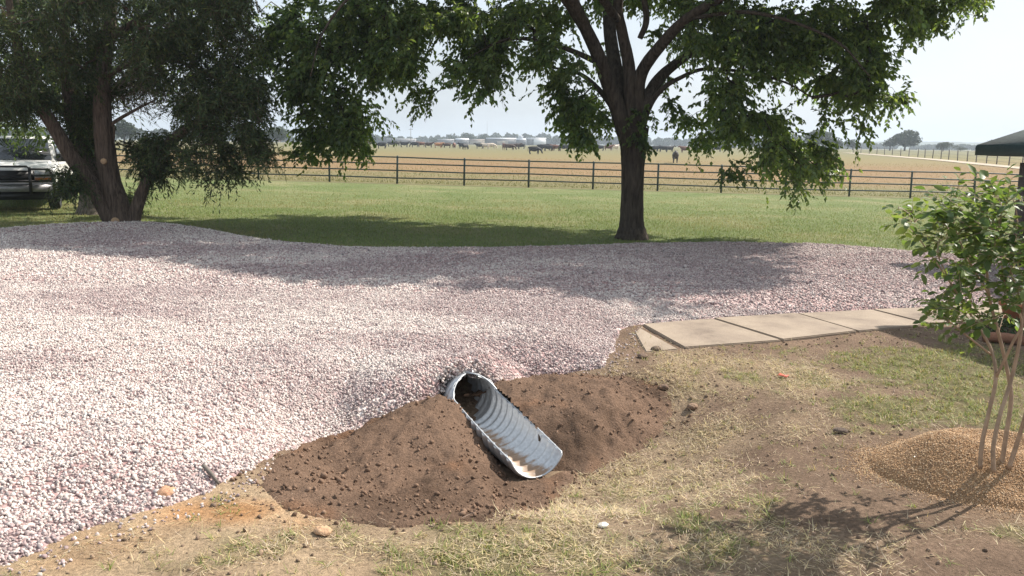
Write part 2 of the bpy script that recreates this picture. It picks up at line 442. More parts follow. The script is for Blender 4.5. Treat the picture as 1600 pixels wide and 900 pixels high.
S_, G_, C_ = yard_masks(v_[:, 0], v_[:, 1])
c_dirt = np.array([0.185, 0.128, 0.090]); c_straw = np.array([0.30, 0.225, 0.15]); c_green = np.array([0.15, 0.15, 0.065]); c_clay = np.array([0.46, 0.235, 0.10]); c_sand = np.array([.42, .31, .2])
tint = c_dirt[None] * (0.85 + 0.4 * fbm(v_[:, 0] * 1.3, v_[:, 1] * 1.3, 61, 3))[:, None]
sandw = sst(0.2, -1.2, v_[:, 0]) * sst(5.4, 4.6, v_[:, 1]); tint = tint * (1 - sandw[:, None]) + c_sand * sandw[:, None]
for w, c in ((C_ * .8, c_clay), (S_ * .8, c_straw), (G_ * .6, c_green)): tint = tint * (1 - w[:, None]) + c * w[:, None]
o = link('yard_ground', mesh_np('yard_ground', v_, q_, tint), m_yard, smooth=True); tag(o, kind='structure')

# lawn
m_lawn, nt, b = newmat('lawn_turf'); N, L = nt.nodes, nt.links
tcn = N.new('ShaderNodeTexCoord')
n1 = N.new('ShaderNodeTexNoise'); n1.inputs['Scale'].default_value = 0.35; n1.inputs['Detail'].default_value = 6; n1.inputs['Roughness'].default_value = 0.65
n2 = N.new('ShaderNodeTexNoise'); n2.inputs['Scale'].default_value = 26; n2.inputs['Detail'].default_value = 5
for n_ in (n1, n2): L.new(tcn.outputs['Object'], n_.inputs['Vector'])
r1 = ramp(N, [(0.30, (0.105, 0.145, 0.044)), (0.50, (0.150, 0.178, 0.068)), (0.70, (0.235, 0.22, 0.108))])
L.new(n1.outputs['Fac'], r1.inputs['Fac'])
r2 = N.new('ShaderNodeMapRange'); r2.inputs['From Min'].default_value = 0.3; r2.inputs['From Max'].default_value = 0.7; r2.inputs['To Min'].default_value = 0.6; r2.inputs['To Max'].default_value = 1.3
L.new(n2.outputs['Fac'], r2.inputs['Value'])
vm = N.new('ShaderNodeVectorMath'); vm.operation = 'SCALE'; L.new(r1.outputs['Color'], vm.inputs[0]); L.new(r2.outputs['Result'], vm.inputs['Scale'])
L.new(vm.outputs['Vector'], b.inputs['Base Color']); b.inputs['Roughness'].default_value = 0.9; b.inputs['Specular IOR Level'].default_value = 0.15
bp = N.new('ShaderNodeBump'); bp.inputs['Strength'].default_value = 0.8; bp.inputs['Distance'].default_value = 0.05
L.new(n2.outputs['Fac'], bp.inputs['Height']); L.new(bp.outputs['Normal'], b.inputs['Normal'])
v_, q_, _ = compact(V, Q, is_lawn)
o = link('lawn', mesh_np('lawn', v_, q_), m_lawn, smooth=True); tag(o, kind='structure')

# pasture: green-gold near the fence, then tan and reddish stubble
m_past, nt, b = newmat('pasture_grass'); N, L = nt.nodes, nt.links
tcn = N.new('ShaderNodeTexCoord'); sx = N.new('ShaderNodeSeparateXYZ'); L.new(tcn.outputs['Object'], sx.inputs['Vector'])
n1 = N.new('ShaderNodeTexNoise'); n1.inputs['Scale'].default_value = 0.05; n1.inputs['Detail'].default_value = 7; n1.inputs['Roughness'].default_value = 0.65
n2 = N.new('ShaderNodeTexNoise'); n2.inputs['Scale'].default_value = 3; n2.inputs['Detail'].default_value = 6; n2.inputs['Roughness'].default_value = 0.75
mp = N.new('ShaderNodeMapping'); mp.inputs['Scale'].default_value = (0.5, 1.6, 1); L.new(tcn.outputs['Object'], mp.inputs['Vector'])
L.new(mp.outputs['Vector'], n1.inputs['Vector']); L.new(tcn.outputs['Object'], n2.inputs['Vector'])
ad = N.new('ShaderNodeMath'); ad.operation = 'MULTIPLY_ADD'; ad.inputs[1].default_value = 60; L.new(n1.outputs['Fac'], ad.inputs[0]); L.new(sx.outputs['Y'], ad.inputs[2])
mr = N.new('ShaderNodeMapRange'); mr.inputs['From Min'].default_value = 60; mr.inputs['From Max'].default_value = 260; L.new(ad.outputs['Value'], mr.inputs['Value'])
r1 = ramp(N, [(0.0, (0.150, 0.150, 0.068)), (0.08, (0.172, 0.150, 0.074)), (0.16, (0.225, 0.150, 0.078)), (0.28, (0.222, 0.146, 0.076)), (0.42, (0.200, 0.160, 0.076)), (0.62, (0.180, 0.160, 0.074)), (1.0, (0.165, 0.155, 0.085))])
L.new(mr.outputs['Result'], r1.inputs['Fac'])
r2 = N.new('ShaderNodeMapRange'); r2.inputs['From Min'].default_value = 0.3; r2.inputs['From Max'].default_value = 0.7; r2.inputs['To Min'].default_value = 0.75; r2.inputs['To Max'].default_value = 1.25
L.new(n2.outputs['Fac'], r2.inputs['Value'])
vm = N.new('ShaderNodeVectorMath'); vm.operation = 'SCALE'; L.new(r1.outputs['Color'], vm.inputs[0]); L.new(r2.outputs['Result'], vm.inputs['Scale'])
L.new(vm.outputs['Vector'], b.inputs['Base Color']); b.inputs['Roughness'].default_value = 0.95; b.inputs['Specular IOR Level'].default_value = 0.1
v_, q_, _ = compact(V, Q, is_past)
o = link('pasture', mesh_np('pasture', v_, q_), m_past, smooth=True); tag(o, kind='structure')

# pale dirt track across the field on the right
tr_px = [(1640, 268), (1600, 263.5), (1540, 257.5), (1480, 251.5), (1420, 246.5), (1370, 242.3), (1325, 239)]
tr = smoothpath([np.append(hit2(a, b), 0) for a, b in tr_px], 10)[:, :2]
tg = np.gradient(tr, axis=0); tg /= np.linalg.norm(tg, axis=1)[:, None]; nn = np.stack([-tg[:, 1], tg[:, 0]], 1)
rows = [tr + nn * (w + 0.25 * (fbm(np.arange(len(tr)) * .7, np.full(len(tr), w), 3, 2)[:, None] - .5)) for w in (-1.4, -0.5, 0.5, 1.4)]
VV = np.concatenate([np.column_stack([r_, ground_z(r_[:, 0], r_[:, 1]) + 0.06]) for r_ in rows]); n_ = len(tr)
i = np.arange(n_ - 1)
q_ = np.concatenate([np.stack([i + k * n_, i + 1 + k * n_, i + 1 + (k + 1) * n_, i + (k + 1) * n_], 1) for k in range(3)])
m_track = simple('track_dirt', (0.40, 0.33, 0.245), 0.95, nscale=0.6, namt=0.2)
tag(link('dirt_track', mesh_np('dirt_track', VV, q_), m_track), kind='structure')

# ------------------------------------------------------------------ gravel drive
m_drive, nt, b = newmat('gravel_bed'); N, L = nt.nodes, nt.links
tcn = N.new('ShaderNodeTexCoord')
vo = N.new('ShaderNodeTexVoronoi'); vo.inputs['Scale'].default_value = 30; vo.inputs['Randomness'].default_value = 1
L.new(tcn.outputs['Object'], vo.inputs['Vector'])
sp = N.new('ShaderNodeSeparateColor'); L.new(vo.outputs['Color'], sp.inputs['Color'])
r1 = ramp(N, [(0.0, (0.24, 0.19, 0.185)), (0.25, (0.36, 0.27, 0.26)), (0.55, (0.44, 0.34, 0.325)), (0.85, (0.62, 0.54, 0.50)), (1.0, (0.75, 0.69, 0.65))])
L.new(sp.outputs['Red'], r1.inputs['Fac'])
nl = N.new('ShaderNodeTexNoise'); nl.inputs['Scale'].default_value = 0.5; nl.inputs['Detail'].default_value = 5
L.new(tcn.outputs['Object'], nl.inputs['Vector'])
r2 = ramp(N, [(0.38, (1, 1, 1)), (0.66, (0.82, 0.66, 0.66))])
L.new(nl.outputs['Fac'], r2.inputs['Fac'])
mxc = N.new('ShaderNodeMix'); mxc.data_type = 'RGBA'; mxc.blend_type = 'MULTIPLY'; mxc.inputs['Factor'].default_value = 1
L.new(r1.outputs['Color'], mxc.inputs['A']); L.new(r2.outputs['Color'], mxc.inputs['B'])
L.new(mxc.outputs['Result'], b.inputs['Base Color']); b.inputs['Roughness'].default_value = 0.9; b.inputs['Specular IOR Level'].default_value = 0.2
bp = N.new('ShaderNodeBump'); bp.inputs['Strength'].default_value = 1.0; bp.inputs['Distance'].default_value = 0.03; bp.invert = True
L.new(vo.outputs['Distance'], bp.inputs['Height']); L.new(bp.outputs['Normal'], b.inputs['Normal'])
xs2 = axis(-26, -9, 9, 16, 0.042); ys2 = axis(2.0, 3.0, 19.5, 20, 0.042)
X, Y = np.meshgrid(xs2, ys2); SD = sdf(DRIVE, X, Y).reshape(X.shape)
Vd, Qd = sheet(xs2, ys2, lambda x, y: drive_z(x, y, SD))
pt, ps = pipe_dist(Vd[:, 0], Vd[:, 1])
inpipe = (np.abs(ps) < PIPE_R + 0.002) & (pt > -0.012) & (pt < 1.3)
keep = ((SD.ravel() > -0.3) & ~inpipe)[Qd].all(1)
v_, q_, _ = compact(Vd, Qd, keep)
tag(link('gravel_driveway', mesh_np('gravel_driveway', v_, q_), m_drive, smooth=True), kind='structure')

PHI = (1 + 5 ** .5) / 2
ICO_V = np.array([(-1, PHI, 0), (1, PHI, 0), (-1, -PHI, 0), (1, -PHI, 0), (0, -1, PHI), (0, 1, PHI), (0, -1, -PHI), (0, 1, -PHI), (PHI, 0, -1), (PHI, 0, 1), (-PHI, 0, -1), (-PHI, 0, 1)]) / math.sqrt(1 + PHI * PHI)
ICO_F = np.array([(0, 11, 5), (0, 5, 1), (0, 1, 7), (0, 7, 10), (0, 10, 11), (1, 5, 9), (5, 11, 4), (11, 10, 2), (10, 7, 6), (7, 1, 8), (3, 9, 4), (3, 4, 2), (3, 2, 6), (3, 6, 8), (3, 8, 9), (4, 9, 5), (2, 4, 11), (6, 2, 10), (8, 6, 7), (9, 8, 1)])
OCT_V = np.array([(1, 0, 0), (-1, 0, 0), (0, 1, 0), (0, -1, 0), (0, 0, 1), (0, 0, -1)], float)
OCT_F = np.array([(0, 2, 4), (2, 1, 4), (1, 3, 4), (3, 0, 4), (2, 0, 5), (1, 2, 5), (3, 1, 5), (0, 3, 5)])
def rotmats(n, tilt=1.0):
    q = R.normal(size=(n, 4)); q /= np.linalg.norm(q, axis=1)[:, None]
    w, x, y, z = q.T
    return np.stack([np.stack([1 - 2 * (y * y + z * z), 2 * (x * y - z * w), 2 * (x * z + y * w)], -1),
                     np.stack([2 * (x * y + z * w), 1 - 2 * (x * x + z * z), 2 * (y * z - x * w)], -1),
                     np.stack([2 * (x * z - y * w), 2 * (y * z + x * w), 1 - 2 * (x * x + y * y)], -1)], 1)
def stones(pos, size, color, base='ico', rough=0.25, jag=0.3):
    BV, BF = (ICO_V, ICO_F) if base == 'ico' else (OCT_V, OCT_F)
    n, k = len(pos), len(BV)
    v = BV[None] * (1 + R.uniform(-jag, jag, (n, k, 1)))
    v = v * R.uniform(0.55, 1.15, (n, 1, 3)) * (size[:, None, None] * 0.5)
    v = np.einsum('nij,nkj->nki', rotmats(n), v) + pos[:, None]
    f = (BF[None] + (np.arange(n) * k)[:, None, None]).reshape(-1, 3)
    return v.reshape(-1, 3), f, np.repeat(color, k, axis=0)
def scatter_wedge(n, ymin, ymax, spread, xoff=0.0):
    """random points over the ground in front of the camera, a little wider than the photograph's view"""
    y = np.sqrt(R.uniform(ymin ** 2, ymax ** 2, n)); x = R.uniform(-1, 1, n) * (y * spread + 1.2) + xoff
    return x, y

pal = np.array([(0.66, 0.61, 0.56), (0.61, 0.55, 0.50), (0.57, 0.50, 0.46), (0.49, 0.415, 0.39), (0.42, 0.335, 0.32), (0.34, 0.27, 0.262), (0.26, 0.235, 0.232), (0.71, 0.665, 0.62), (0.53, 0.49, 0.46)])
pw_light = np.array([.22, .20, .16, .10, .05, .04, .05, .12, .06]); pw_dark = np.array([.05, .08, .13, .19, .22, .15, .09, .03, .06])
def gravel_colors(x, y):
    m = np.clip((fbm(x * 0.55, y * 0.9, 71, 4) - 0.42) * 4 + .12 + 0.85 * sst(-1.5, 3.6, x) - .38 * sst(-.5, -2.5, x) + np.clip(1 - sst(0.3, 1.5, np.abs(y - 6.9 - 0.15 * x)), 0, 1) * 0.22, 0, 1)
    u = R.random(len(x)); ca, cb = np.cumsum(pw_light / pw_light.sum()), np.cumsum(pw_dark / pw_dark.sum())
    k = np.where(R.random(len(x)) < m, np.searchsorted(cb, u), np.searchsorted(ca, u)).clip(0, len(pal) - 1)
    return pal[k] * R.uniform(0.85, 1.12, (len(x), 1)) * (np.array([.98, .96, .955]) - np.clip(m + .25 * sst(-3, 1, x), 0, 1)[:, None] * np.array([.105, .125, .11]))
GV, GF, GT, off = [], [], [], 0
for (n, y0, y1, base, s0, s1) in ((140000, 2.6, 6.2, 'ico', 0.011, 0.026), (260000, 6.2, 10.5, 'oct', 0.013, 0.027), (170000, 10.5, 18.5, 'oct', 0.020, 0.040)):
    x, y = scatter_wedge(n, y0, y1, 0.63)
    sd = sdf(DRIVE, x, y)
    edge = 0.03 + 0.10 * (fbm(x * 6, y * 6, 81, 3) - 0.5)
    t_, s_ = pipe_dist(x, y)
    ok = (sd > edge) & ~((np.abs(s_) < PIPE_R + 0.03) & (t_ > -0.03) & (t_ < 1.2))
    # a few strays thrown past the edge
    ok |= (sd > -0.22) & (sd <= edge) & (R.random(n) < 0.07) & (x < 1.6)
    ok &= ~((sdf(MOUND_L, x, y) > 0.05) | (sdf(MOUND_R, x, y) > 0.05))
    x, y, sd = x[ok], y[ok], sd[ok]
    size = R.uniform(s0, s1, len(x)) * np.where(R.random(len(x)) < 0.05, 1.45, 1.0)
    z = np.where(sd > 0, drive_z(x, y, sd), np.maximum(drive_z(x, y, sd), ground_z(x, y))) + size * R.uniform(0.0, 0.28, len(x))
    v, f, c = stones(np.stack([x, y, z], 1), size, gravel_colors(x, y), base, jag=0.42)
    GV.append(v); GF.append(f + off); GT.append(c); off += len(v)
n = 14000; x = R.uniform(PIPE_A[0] - 1.5, PIPE_A[0] + .8, n); y = R.uniform(PIPE_A[1] - 1.0, PIPE_A[1] + .5, n)
t_, s_ = pipe_dist(x, y); sd = sdf(DRIVE, x, y)
ok = ((sd > -.02) | ((sd > -.28) & (drive_z(x, y, sd) > ground_z(x, y) + .015))) & ~((np.abs(s_) < PIPE_R + .02) & (t_ > -.01)); x, y, sd = x[ok], y[ok], sd[ok]
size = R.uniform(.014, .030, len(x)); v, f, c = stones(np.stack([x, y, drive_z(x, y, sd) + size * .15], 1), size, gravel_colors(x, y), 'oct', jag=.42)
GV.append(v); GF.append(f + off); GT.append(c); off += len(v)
n = 620; a = R.uniform(-2.5, 2.5, n); rr = PIPE_R + .014 + .10 * R.random(n) ** 1.3; tt = R.uniform(-.10, .004, n)
_axv = (PIPE_B - PIPE_A) / np.linalg.norm(PIPE_B - PIPE_A); _rtv = np.cross(_axv, (0, 0, 1)); _rtv /= np.linalg.norm(_rtv); _upv = np.cross(_rtv, _axv)
q = PIPE_A + _axv * tt[:, None] + _upv * (PIPE_R + rr * np.cos(a))[:, None] + _rtv * (rr * np.sin(a))[:, None]
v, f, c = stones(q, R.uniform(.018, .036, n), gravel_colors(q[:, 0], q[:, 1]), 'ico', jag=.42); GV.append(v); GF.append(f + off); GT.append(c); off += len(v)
m_stone = tinted('crushed_stone', 0.85, 60, 0.12, spec=0.25)
o = link('gravel', mesh_np('gravel', np.concatenate(GV), np.concatenate(GF), np.concatenate(GT)), m_stone)
tag(o, 'pinkish white crushed stone covering the driveway', 'gravel', kind='stuff')

# ------------------------------------------------------------------ concrete walkway
m_conc, nt, b = newmat('old_concrete'); N, L = nt.nodes, nt.links
tcn = N.new('ShaderNodeTexCoord')
n1 = N.new('ShaderNodeTexNoise'); n1.inputs['Scale'].default_value = 1.6; n1.inputs['Detail'].default_value = 7; n1.inputs['Roughness'].default_value = 0.65
n2 = N.new('ShaderNodeTexNoise'); n2.inputs['Scale'].default_value = 70; n2.inputs['Detail'].default_value = 4
for n_ in (n1, n2): L.new(tcn.outputs['Object'], n_.inputs['Vector'])
r1 = ramp(N, [(0.28, (0.12, 0.088, 0.065)), (0.41, (0.235, 0.182, 0.136)), (0.55, (0.295, 0.232, 0.172)), (0.75, (0.36, 0.288, 0.218))])
L.new(n1.outputs['Fac'], r1.inputs['Fac'])
r2 = N.new('ShaderNodeMapRange'); r2.inputs['From Min'].default_value = 0.3; r2.inputs['From Max'].default_value = 0.7; r2.inputs['To Min'].default_value = 0.86; r2.inputs['To Max'].default_value = 1.1
L.new(n2.outputs['Fac'], r2.inputs['Value'])
vm = N.new('ShaderNodeVectorMath'); vm.operation = 'SCALE'; L.new(r1.outputs['Color'], vm.inputs[0]); L.new(r2.outputs['Result'], vm.inputs['Scale'])
L.new(vm.outputs['Vector'], b.inputs['Base Color']); b.inputs['Roughness'].default_value = 0.85
bp = N.new('ShaderNodeBump'); bp.inputs['Strength'].default_value = 0.25; bp.inputs['Distance'].default_value = 0.01
L.new(n2.outputs['Fac'], bp.inputs['Height']); L.new(bp.outputs['Normal'], b.inputs['Normal'])
bm = bmesh.new()
def slab(quad, zo):
    vs = []
    for x, y in quad: vs.append(bm.verts.new((x, y, gz(x, y) + zo)))
    lo = [bm.verts.new((v.co.x, v.co.y, v.co.z - 0.16)) for v in vs]
    n = len(vs)
    bm.faces.new(vs)
    for i in range(n): bm.faces.new((vs[i], lo[i], lo[(i + 1) % n], vs[(i + 1) % n]))
for k in range(len(WALK) - 1):
    (a, b_), (c, d) = WALK[k], WALK[k + 1]
    g0 = (c - a) / np.linalg.norm(c - a) * 0.014
    slab([b_ + g0, d - g0, c - g0, a + g0], 0.024 + 0.005 * (k % 2))
slab([hit2(1009, 551), hit2(1060, 546.5), hit2(999.5, 513), hit2(992, 521)], 0.010)
bmesh.ops.recalc_face_normals(bm, faces=bm.faces)
bmesh.ops.bevel(bm, geom=list(bm.edges), offset=0.010, segments=2, affect='EDGES')
me = bpy.data.meshes.new('concrete_walkway'); bm.to_mesh(me); bm.free()
tag(link('concrete_walkway', me, m_conc), kind='structure')

# ------------------------------------------------------------------ culvert end section
m_galv, nt, b = newmat('galvanised_steel'); N, L = nt.nodes, nt.links
tcn = N.new('ShaderNodeTexCoord')
n1 = N.new('ShaderNodeTexNoise'); n1.inputs['Scale'].default_value = 9; n1.inputs['Detail'].default_value = 6; n1.inputs['Roughness'].default_value = 0.65
n2 = N.new('ShaderNodeTexNoise'); n2.inputs['Scale'].default_value = 40; n2.inputs['Detail'].default_value = 3
ta = N.new('ShaderNodeAttribute'); ta.attribute_name = 'silt'
for n_ in (n1, n2): L.new(tcn.outputs['Object'], n_.inputs['Vector'])
r1 = ramp(N, [(0.35, (0.45, 0.465, 0.48)), (0.65, (0.56, 0.575, 0.59))]); L.new(n2.outputs['Fac'], r1.inputs['Fac'])
ad = N.new('ShaderNodeMath'); ad.operation = 'ADD'; L.new(n1.outputs['Fac'], ad.inputs[0]); L.new(ta.outputs['Fac'], ad.inputs[1])
r2 = ramp(N, [(0.78, (0, 0, 0)), (0.98, (1, 1, 1))]); L.new(ad.outputs['Value'], r2.inputs['Fac'])
mxc = N.new('ShaderNodeMix'); mxc.data_type = 'RGBA'; L.new(r2.outputs['Color'], mxc.inputs['Factor']); L.new(r1.outputs['Color'], mxc.inputs['A']); mxc.inputs['B'].default_value = (0.27, 0.18, 0.115, 1)
L.new(mxc.outputs['Result'], b.inputs['Base Color'])
iv = N.new('ShaderNodeMapRange'); iv.inputs['To Min'].default_value = 0.6; iv.inputs['To Max'].default_value = 0.0; L.new(r2.outputs['Color'], iv.inputs['Value'])
L.new(iv.outputs['Result'], b.inputs['Metallic']); b.inputs['Roughness'].default_value = 0.45
pipe = empty('culvert_pipe', PIPE_B)
tag(pipe, 'slant cut galvanised corrugated culvert pipe end between two dirt heaps', 'culvert')
ax = PIPE_B - PIPE_A; PL = np.linalg.norm(ax); ax /= PL
rt = np.cross(ax, (0, 0, 1)); rt /= np.linalg.norm(rt); upv = np.cross(rt, ax)
def cut_h(s):            # height of the bevel cut above the pipe bottom at distance s from the mouth
    t = s / PL
    drop = sst(0.0, 0.17, t)
    return (2 * PIPE_R * 1.001) * (1 - drop) + drop * PIPE_R * (1.42 - 0.70 * t)
ns, na = 260, 44
P, silt, faces = [], [], []
s_list = np.concatenate([np.linspace(-1.9, 0, 110, endpoint=False), np.linspace(0, PL, ns - 110)])
rim_pts = []
for i, s in enumerate(s_list):
    rr = PIPE_R + 0.014 * math.cos(2 * math.pi * s / 0.104) * sst(0, 0.05, abs(s)) * (1 if s > 0 else 1)
    if s <= 0: amax = math.pi
    else: amax = math.acos(max(-1, min(1, 1 - cut_h(s) / PIPE_R)))
    for j in range(na):
        a = -amax + 2 * amax * j / (na - 1)           # angle from the bottom
        axs = ax if s > 0 else np.array([ax[0], ax[1], 0.0]) 
        P.append(PIPE_A + axs * s + upv * (PIPE_R - rr * math.cos(a)) + rt * rr * math.sin(a))
        silt.append(0.60 * math.exp(-(a / 0.62) ** 2) * (0.6 + .4 * max(0, s) / PL) + (0.10 if math.cos(2 * math.pi * s / 0.104) > 0.3 else -.05) + 0.12 * math.exp(-((a - 0.9) / 0.5) ** 2))
    if s >= 0:
        rim_pts.append(tuple(PIPE_A + ax * s + upv * PIPE_R * (1 - math.cos(amax)) + rt * PIPE_R * sg * math.sin(amax) for sg in (-1, 1)))
for i in range(len(s_list) - 1):
    for j in range(na - 1): faces.append((i * na + j, (i + 1) * na + j, (i + 1) * na + j + 1, i * na + j + 1))
me = mesh_np('barrel', np.array(P) - PIPE_B, np.array(faces), attrs={'silt': silt})
o = link('barrel', me, m_galv, pipe, smooth=True)
sm = o.modifiers.new('thickness', 'SOLIDIFY'); sm.thickness = 0.004; sm.offset = 0
m_rim = simple('zinc_rim', (0.50, 0.52, 0.54), 0.5, 0.5, 30, 0.15)
mb = MB()
left = [a for a, b_ in rim_pts]; right = [b_ for a, b_ in rim_pts]
end_arc = [PIPE_B + upv * PIPE_R * (1 - math.cos(a)) + rt * PIPE_R * math.sin(a) for a in np.linspace(-amax, amax, na)]
path = np.array(left[::3] + end_arc[1:-1:3] + right[::-3]) - PIPE_B
mb.tube(path, 0.0070, 6)
mb.build('rolled_rim', m_rim, pipe, smooth=True)

# ------------------------------------------------------------------ dirt heaps beside the culvert
m_soil = tinted('turned_soil', 0.95, 45, 0.3, 1.0, 60, 0.03, 0.1)
soil_c = np.array([0.190, 0.124, 0.086])
def heap(name, poly, h, soft, label, seed, extra, sg):
    poly = np.asarray(poly); lo, hi = poly.min(0) - 0.3, poly.max(0) + 0.3
    xs_, ys_ = np.arange(lo[0], hi[0], 0.024), np.arange(lo[1], hi[1], 0.024)
    X, Y = np.meshgrid(xs_, ys_); S = sdf(poly, X, Y).reshape(X.shape)
    S = S + 0.10 * (fbm(X * 4, Y * 4, seed, 3) - 0.5) + 0.06 * (fbm(X * 13, Y * 13, seed + 9, 2) - .5)
    base = np.maximum(ground_z(X, Y), np.where(sdf(DRIVE, X, Y).reshape(X.shape) > 0.15, drive_z(X, Y), -9))
    top = extra(X, Y)
    k = sst(-0.03, soft, S)
    rg = 1 - 2 * np.abs(fbm(X * 7, Y * 7, seed + 12, 3) - .5); lump = 0.045 * (fbm(X * 3, Y * 3, seed + 2, 3) - 0.5) + .028 * (rg - .8) + 0.065 * (fbm(X * 11, Y * 11, seed + 3, 3) - 0.5) + 0.036 * (fbm(X * 30, Y * 30, seed + 4, 2) - 0.5)
    Z = base * (1 - k) + np.maximum(base, top) * k + lump * sst(-0.03, 0.12, S) + np.clip(S, -0.3, 0.02) * 0.8
    Z = np.where(S > 0.03, np.maximum(Z, base + .012), Z)
    t_, s_ = pipe_dist(X, Y)
    V = np.stack([X.ravel(), Y.ravel(), Z.ravel()], 1); nx, ny = len(xs_), len(ys_)
    i = np.arange(ny - 1)[:, None] * nx; j = np.arange(nx - 1)[None]
    q = np.stack([i + j, i + j + 1, i + nx + j + 1, i + nx + j], -1).reshape(-1, 4)
    inp = (np.abs(s_) < PIPE_R * .9 - 0.012) & (t_ > -0.05) & (t_ < 1.02)
    wrong = (s_ * sg < 0) & (t_ < 1.02)
    keep = ((S > -0.16) & ~inp & ~wrong).ravel()[q].all(1)
    S = np.where(inp | wrong, -1, S)
    v, q, u = compact(V, q, keep)
    tint = soil_c[None] * (0.8 + 0.45 * fbm(v[:, 0] * 2.5, v[:, 1] * 2.5, seed + 6, 4))[:, None]
    damp = sst(0.5, 0.72, fbm(v[:, 0] * 1.6 + 5, v[:, 1] * 1.6, seed + 15, 4))[:, None]; tint = tint * (1 - .35 * damp)
    red = sst(0.55, 0.8, fbm(v[:, 0] * 3, v[:, 1] * 3, seed + 8, 3))[:, None]
    tint = tint * (1 - 0.5 * red) + np.array([0.25, 0.13, 0.07]) * 0.5 * red
    o = link(name, mesh_np(name, v - np.append(poly.mean(0), 0), q, tint), m_soil, smooth=True)
    o.location = (poly[:, 0].mean(), poly[:, 1].mean(), 0)
    return tag(o, label, 'dirt heap', 'dirt heaps on either side of the culvert'), (xs_, ys_, Z, S)
def rim_limit(x, y):
    t, s = pipe_dist(x, y); tc = np.clip(t, 0, 1)
    rim = PIPE_A[2] + (PIPE_B[2] - PIPE_A[2]) * tc + PIPE_R * (1.42 - 0.70 * tc)
    q = np.maximum(np.abs(s) - PIPE_R, 0)
    return rim + 0.03 + 0.55 * q - 0.9 * np.maximum(t - 0.97, 0) * np.exp(-(s / 0.45) ** 2)
def topL(x, y):
    hgt = -0.04 - 0.17 * sst(6.5, 5.2, y) - 0.10 * sst(-0.6, -1.8, x)
    return np.minimum(hgt, rim_limit(x, y) - .045 - .13 * sst(.15, .9, pipe_dist(x, y)[0]))
def topR(x, y):
    hgt = -0.01 - 0.20 * sst(7.4, 5.7, y) - 0.05 * sst(1.0, 2.2, x)
    return np.minimum(hgt, rim_limit(x, y) - .012)
heapL, HL = heap('dirt_heap', MOUND_L, 0.2, 0.45, 'larger brown dirt heap left of and in front of the culvert', 101, topL, -1)
heapR, HR = heap('dirt_heap', MOUND_R, 0.2, 0.45, 'smaller brown dirt heap behind and right of the culvert', 131, topR, 1)
def grid_z(H, x, y):
    xs_, ys_, Z, S = H
    i = np.clip(((x - xs_[0]) / 0.024).astype(int), 0, len(xs_) - 1); j = np.clip(((y - ys_[0]) / 0.024).astype(int), 0, len(ys_) - 1)
    return Z[j, i], S[j, i]
# loose clods over the heaps and the bare yard
CV, CF, CT, off = [], [], [], 0
for H, n in ((HL, 13000), (HR, 8500)):
    x = R.uniform(H[0][0], H[0][-1], n); y = R.uniform(H[1][0], H[1][-1], n); z, S = grid_z(H, x, y)
    t_, s_ = pipe_dist(x, y)
    z = np.maximum(z, ground_z(x, y)); ok = (S > -0.05 - .28 * R.random(n) ** 2) & (S > -.9) & ~((np.abs(s_) < PIPE_R + .02) & (t_ > -.1) & (t_ < 1.05)); x, y, z = x[ok], y[ok], z[ok]
    size = 0.004 + 0.034 * R.random(len(x)) ** 10.0
    v, f, c = stones(np.stack([x, y, z + size * .15], 1), size, soil_c[None] * R.uniform(0.65, 1.25, (len(x), 1)), 'ico', jag=0.5)
    CV.append(v); CF.append(f + off); CT.append(c); off += len(v)
x, y = scatter_wedge(22000, 3.0, 10.5, 0.62)
sd = sdf(DRIVE, x, y); s_, g_, c_ = yard_masks(x, y)
ok = (sd < -0.02) & (R.random(len(x)) < 0.75 - 0.4 * g_); x, y = x[ok], y[ok]
ok = ~np.any([sdf(np.array([w[0] for w in WALK] + [w[1] for w in WALK[::-1]]), x, y) > -0.01], axis=0); x, y = x[ok], y[ok]
size = 0.005 + 0.032 * R.random(len(x)) ** 5
v, f, c = stones(np.stack([x, y, ground_z(x, y) + size * .1], 1), size, np.array([.20, .142, .102])[None] * R.uniform(0.6, 1.4, (len(x), 1)), 'ico', jag=0.35)
CV.append(v); CF.append(f + off); CT.append(c); off += len(v)
m_clod = tinted('dry_clod', 0.95, 70, 0.25, spec=0.1)
tag(link('soil_crumbs', mesh_np('soil_crumbs', np.concatenate(CV), np.concatenate(CF), np.concatenate(CT)), m_clod), 'brown crumbs of loose soil over the heaps and bare yard', 'soil crumbs', kind='stuff')

# ------------------------------------------------------------------ grass and straw blades
def blades(pos, az, el, length, width, bend, color, seg=2):
    """thin curved strips; pos (N,3)"""
    n = len(pos)
    h = np.stack([np.cos(az), np.sin(az), np.zeros(n)], 1); side = np.stack([-np.sin(az), np.cos(az), np.zeros(n)], 1)
    V = []
    for k in range(seg + 1):
        t = k / seg; e = el + bend * t
        p = pos + (h * np.cos(el + bend * t * .5)[:, None] + np.array([0, 0, 1.0]) * np.sin(el + bend * t * .5)[:, None]) * (length * t)[:, None]
        w = (width * (1 - 0.85 * t) * 0.5)[:, None]
        if k < seg: V += [p - side * w, p + side * w]
        else: V.append(p)
    V = np.stack(V, 1); m = V.shape[1]
    F = []
    for k in range(seg - 1):
        a = 2 * k; F += [(a, a + 1, a + 3), (a, a + 3, a + 2)]
    a = 2 * (seg - 1); F.append((a, a + 1, a + 2))
    F = (np.array(F)[None] + (np.arange(n) * m)[:, None, None]).reshape(-1, 3)
    return V.reshape(-1, 3), F, np.repeat(color, m, axis=0)
m_blade = leafmat('grass_blade', 0.6, 0.25, 1.3, 0.2)
walk_poly = np.array([w[0] for w in WALK] + [w[1] for w in WALK[::-1]])
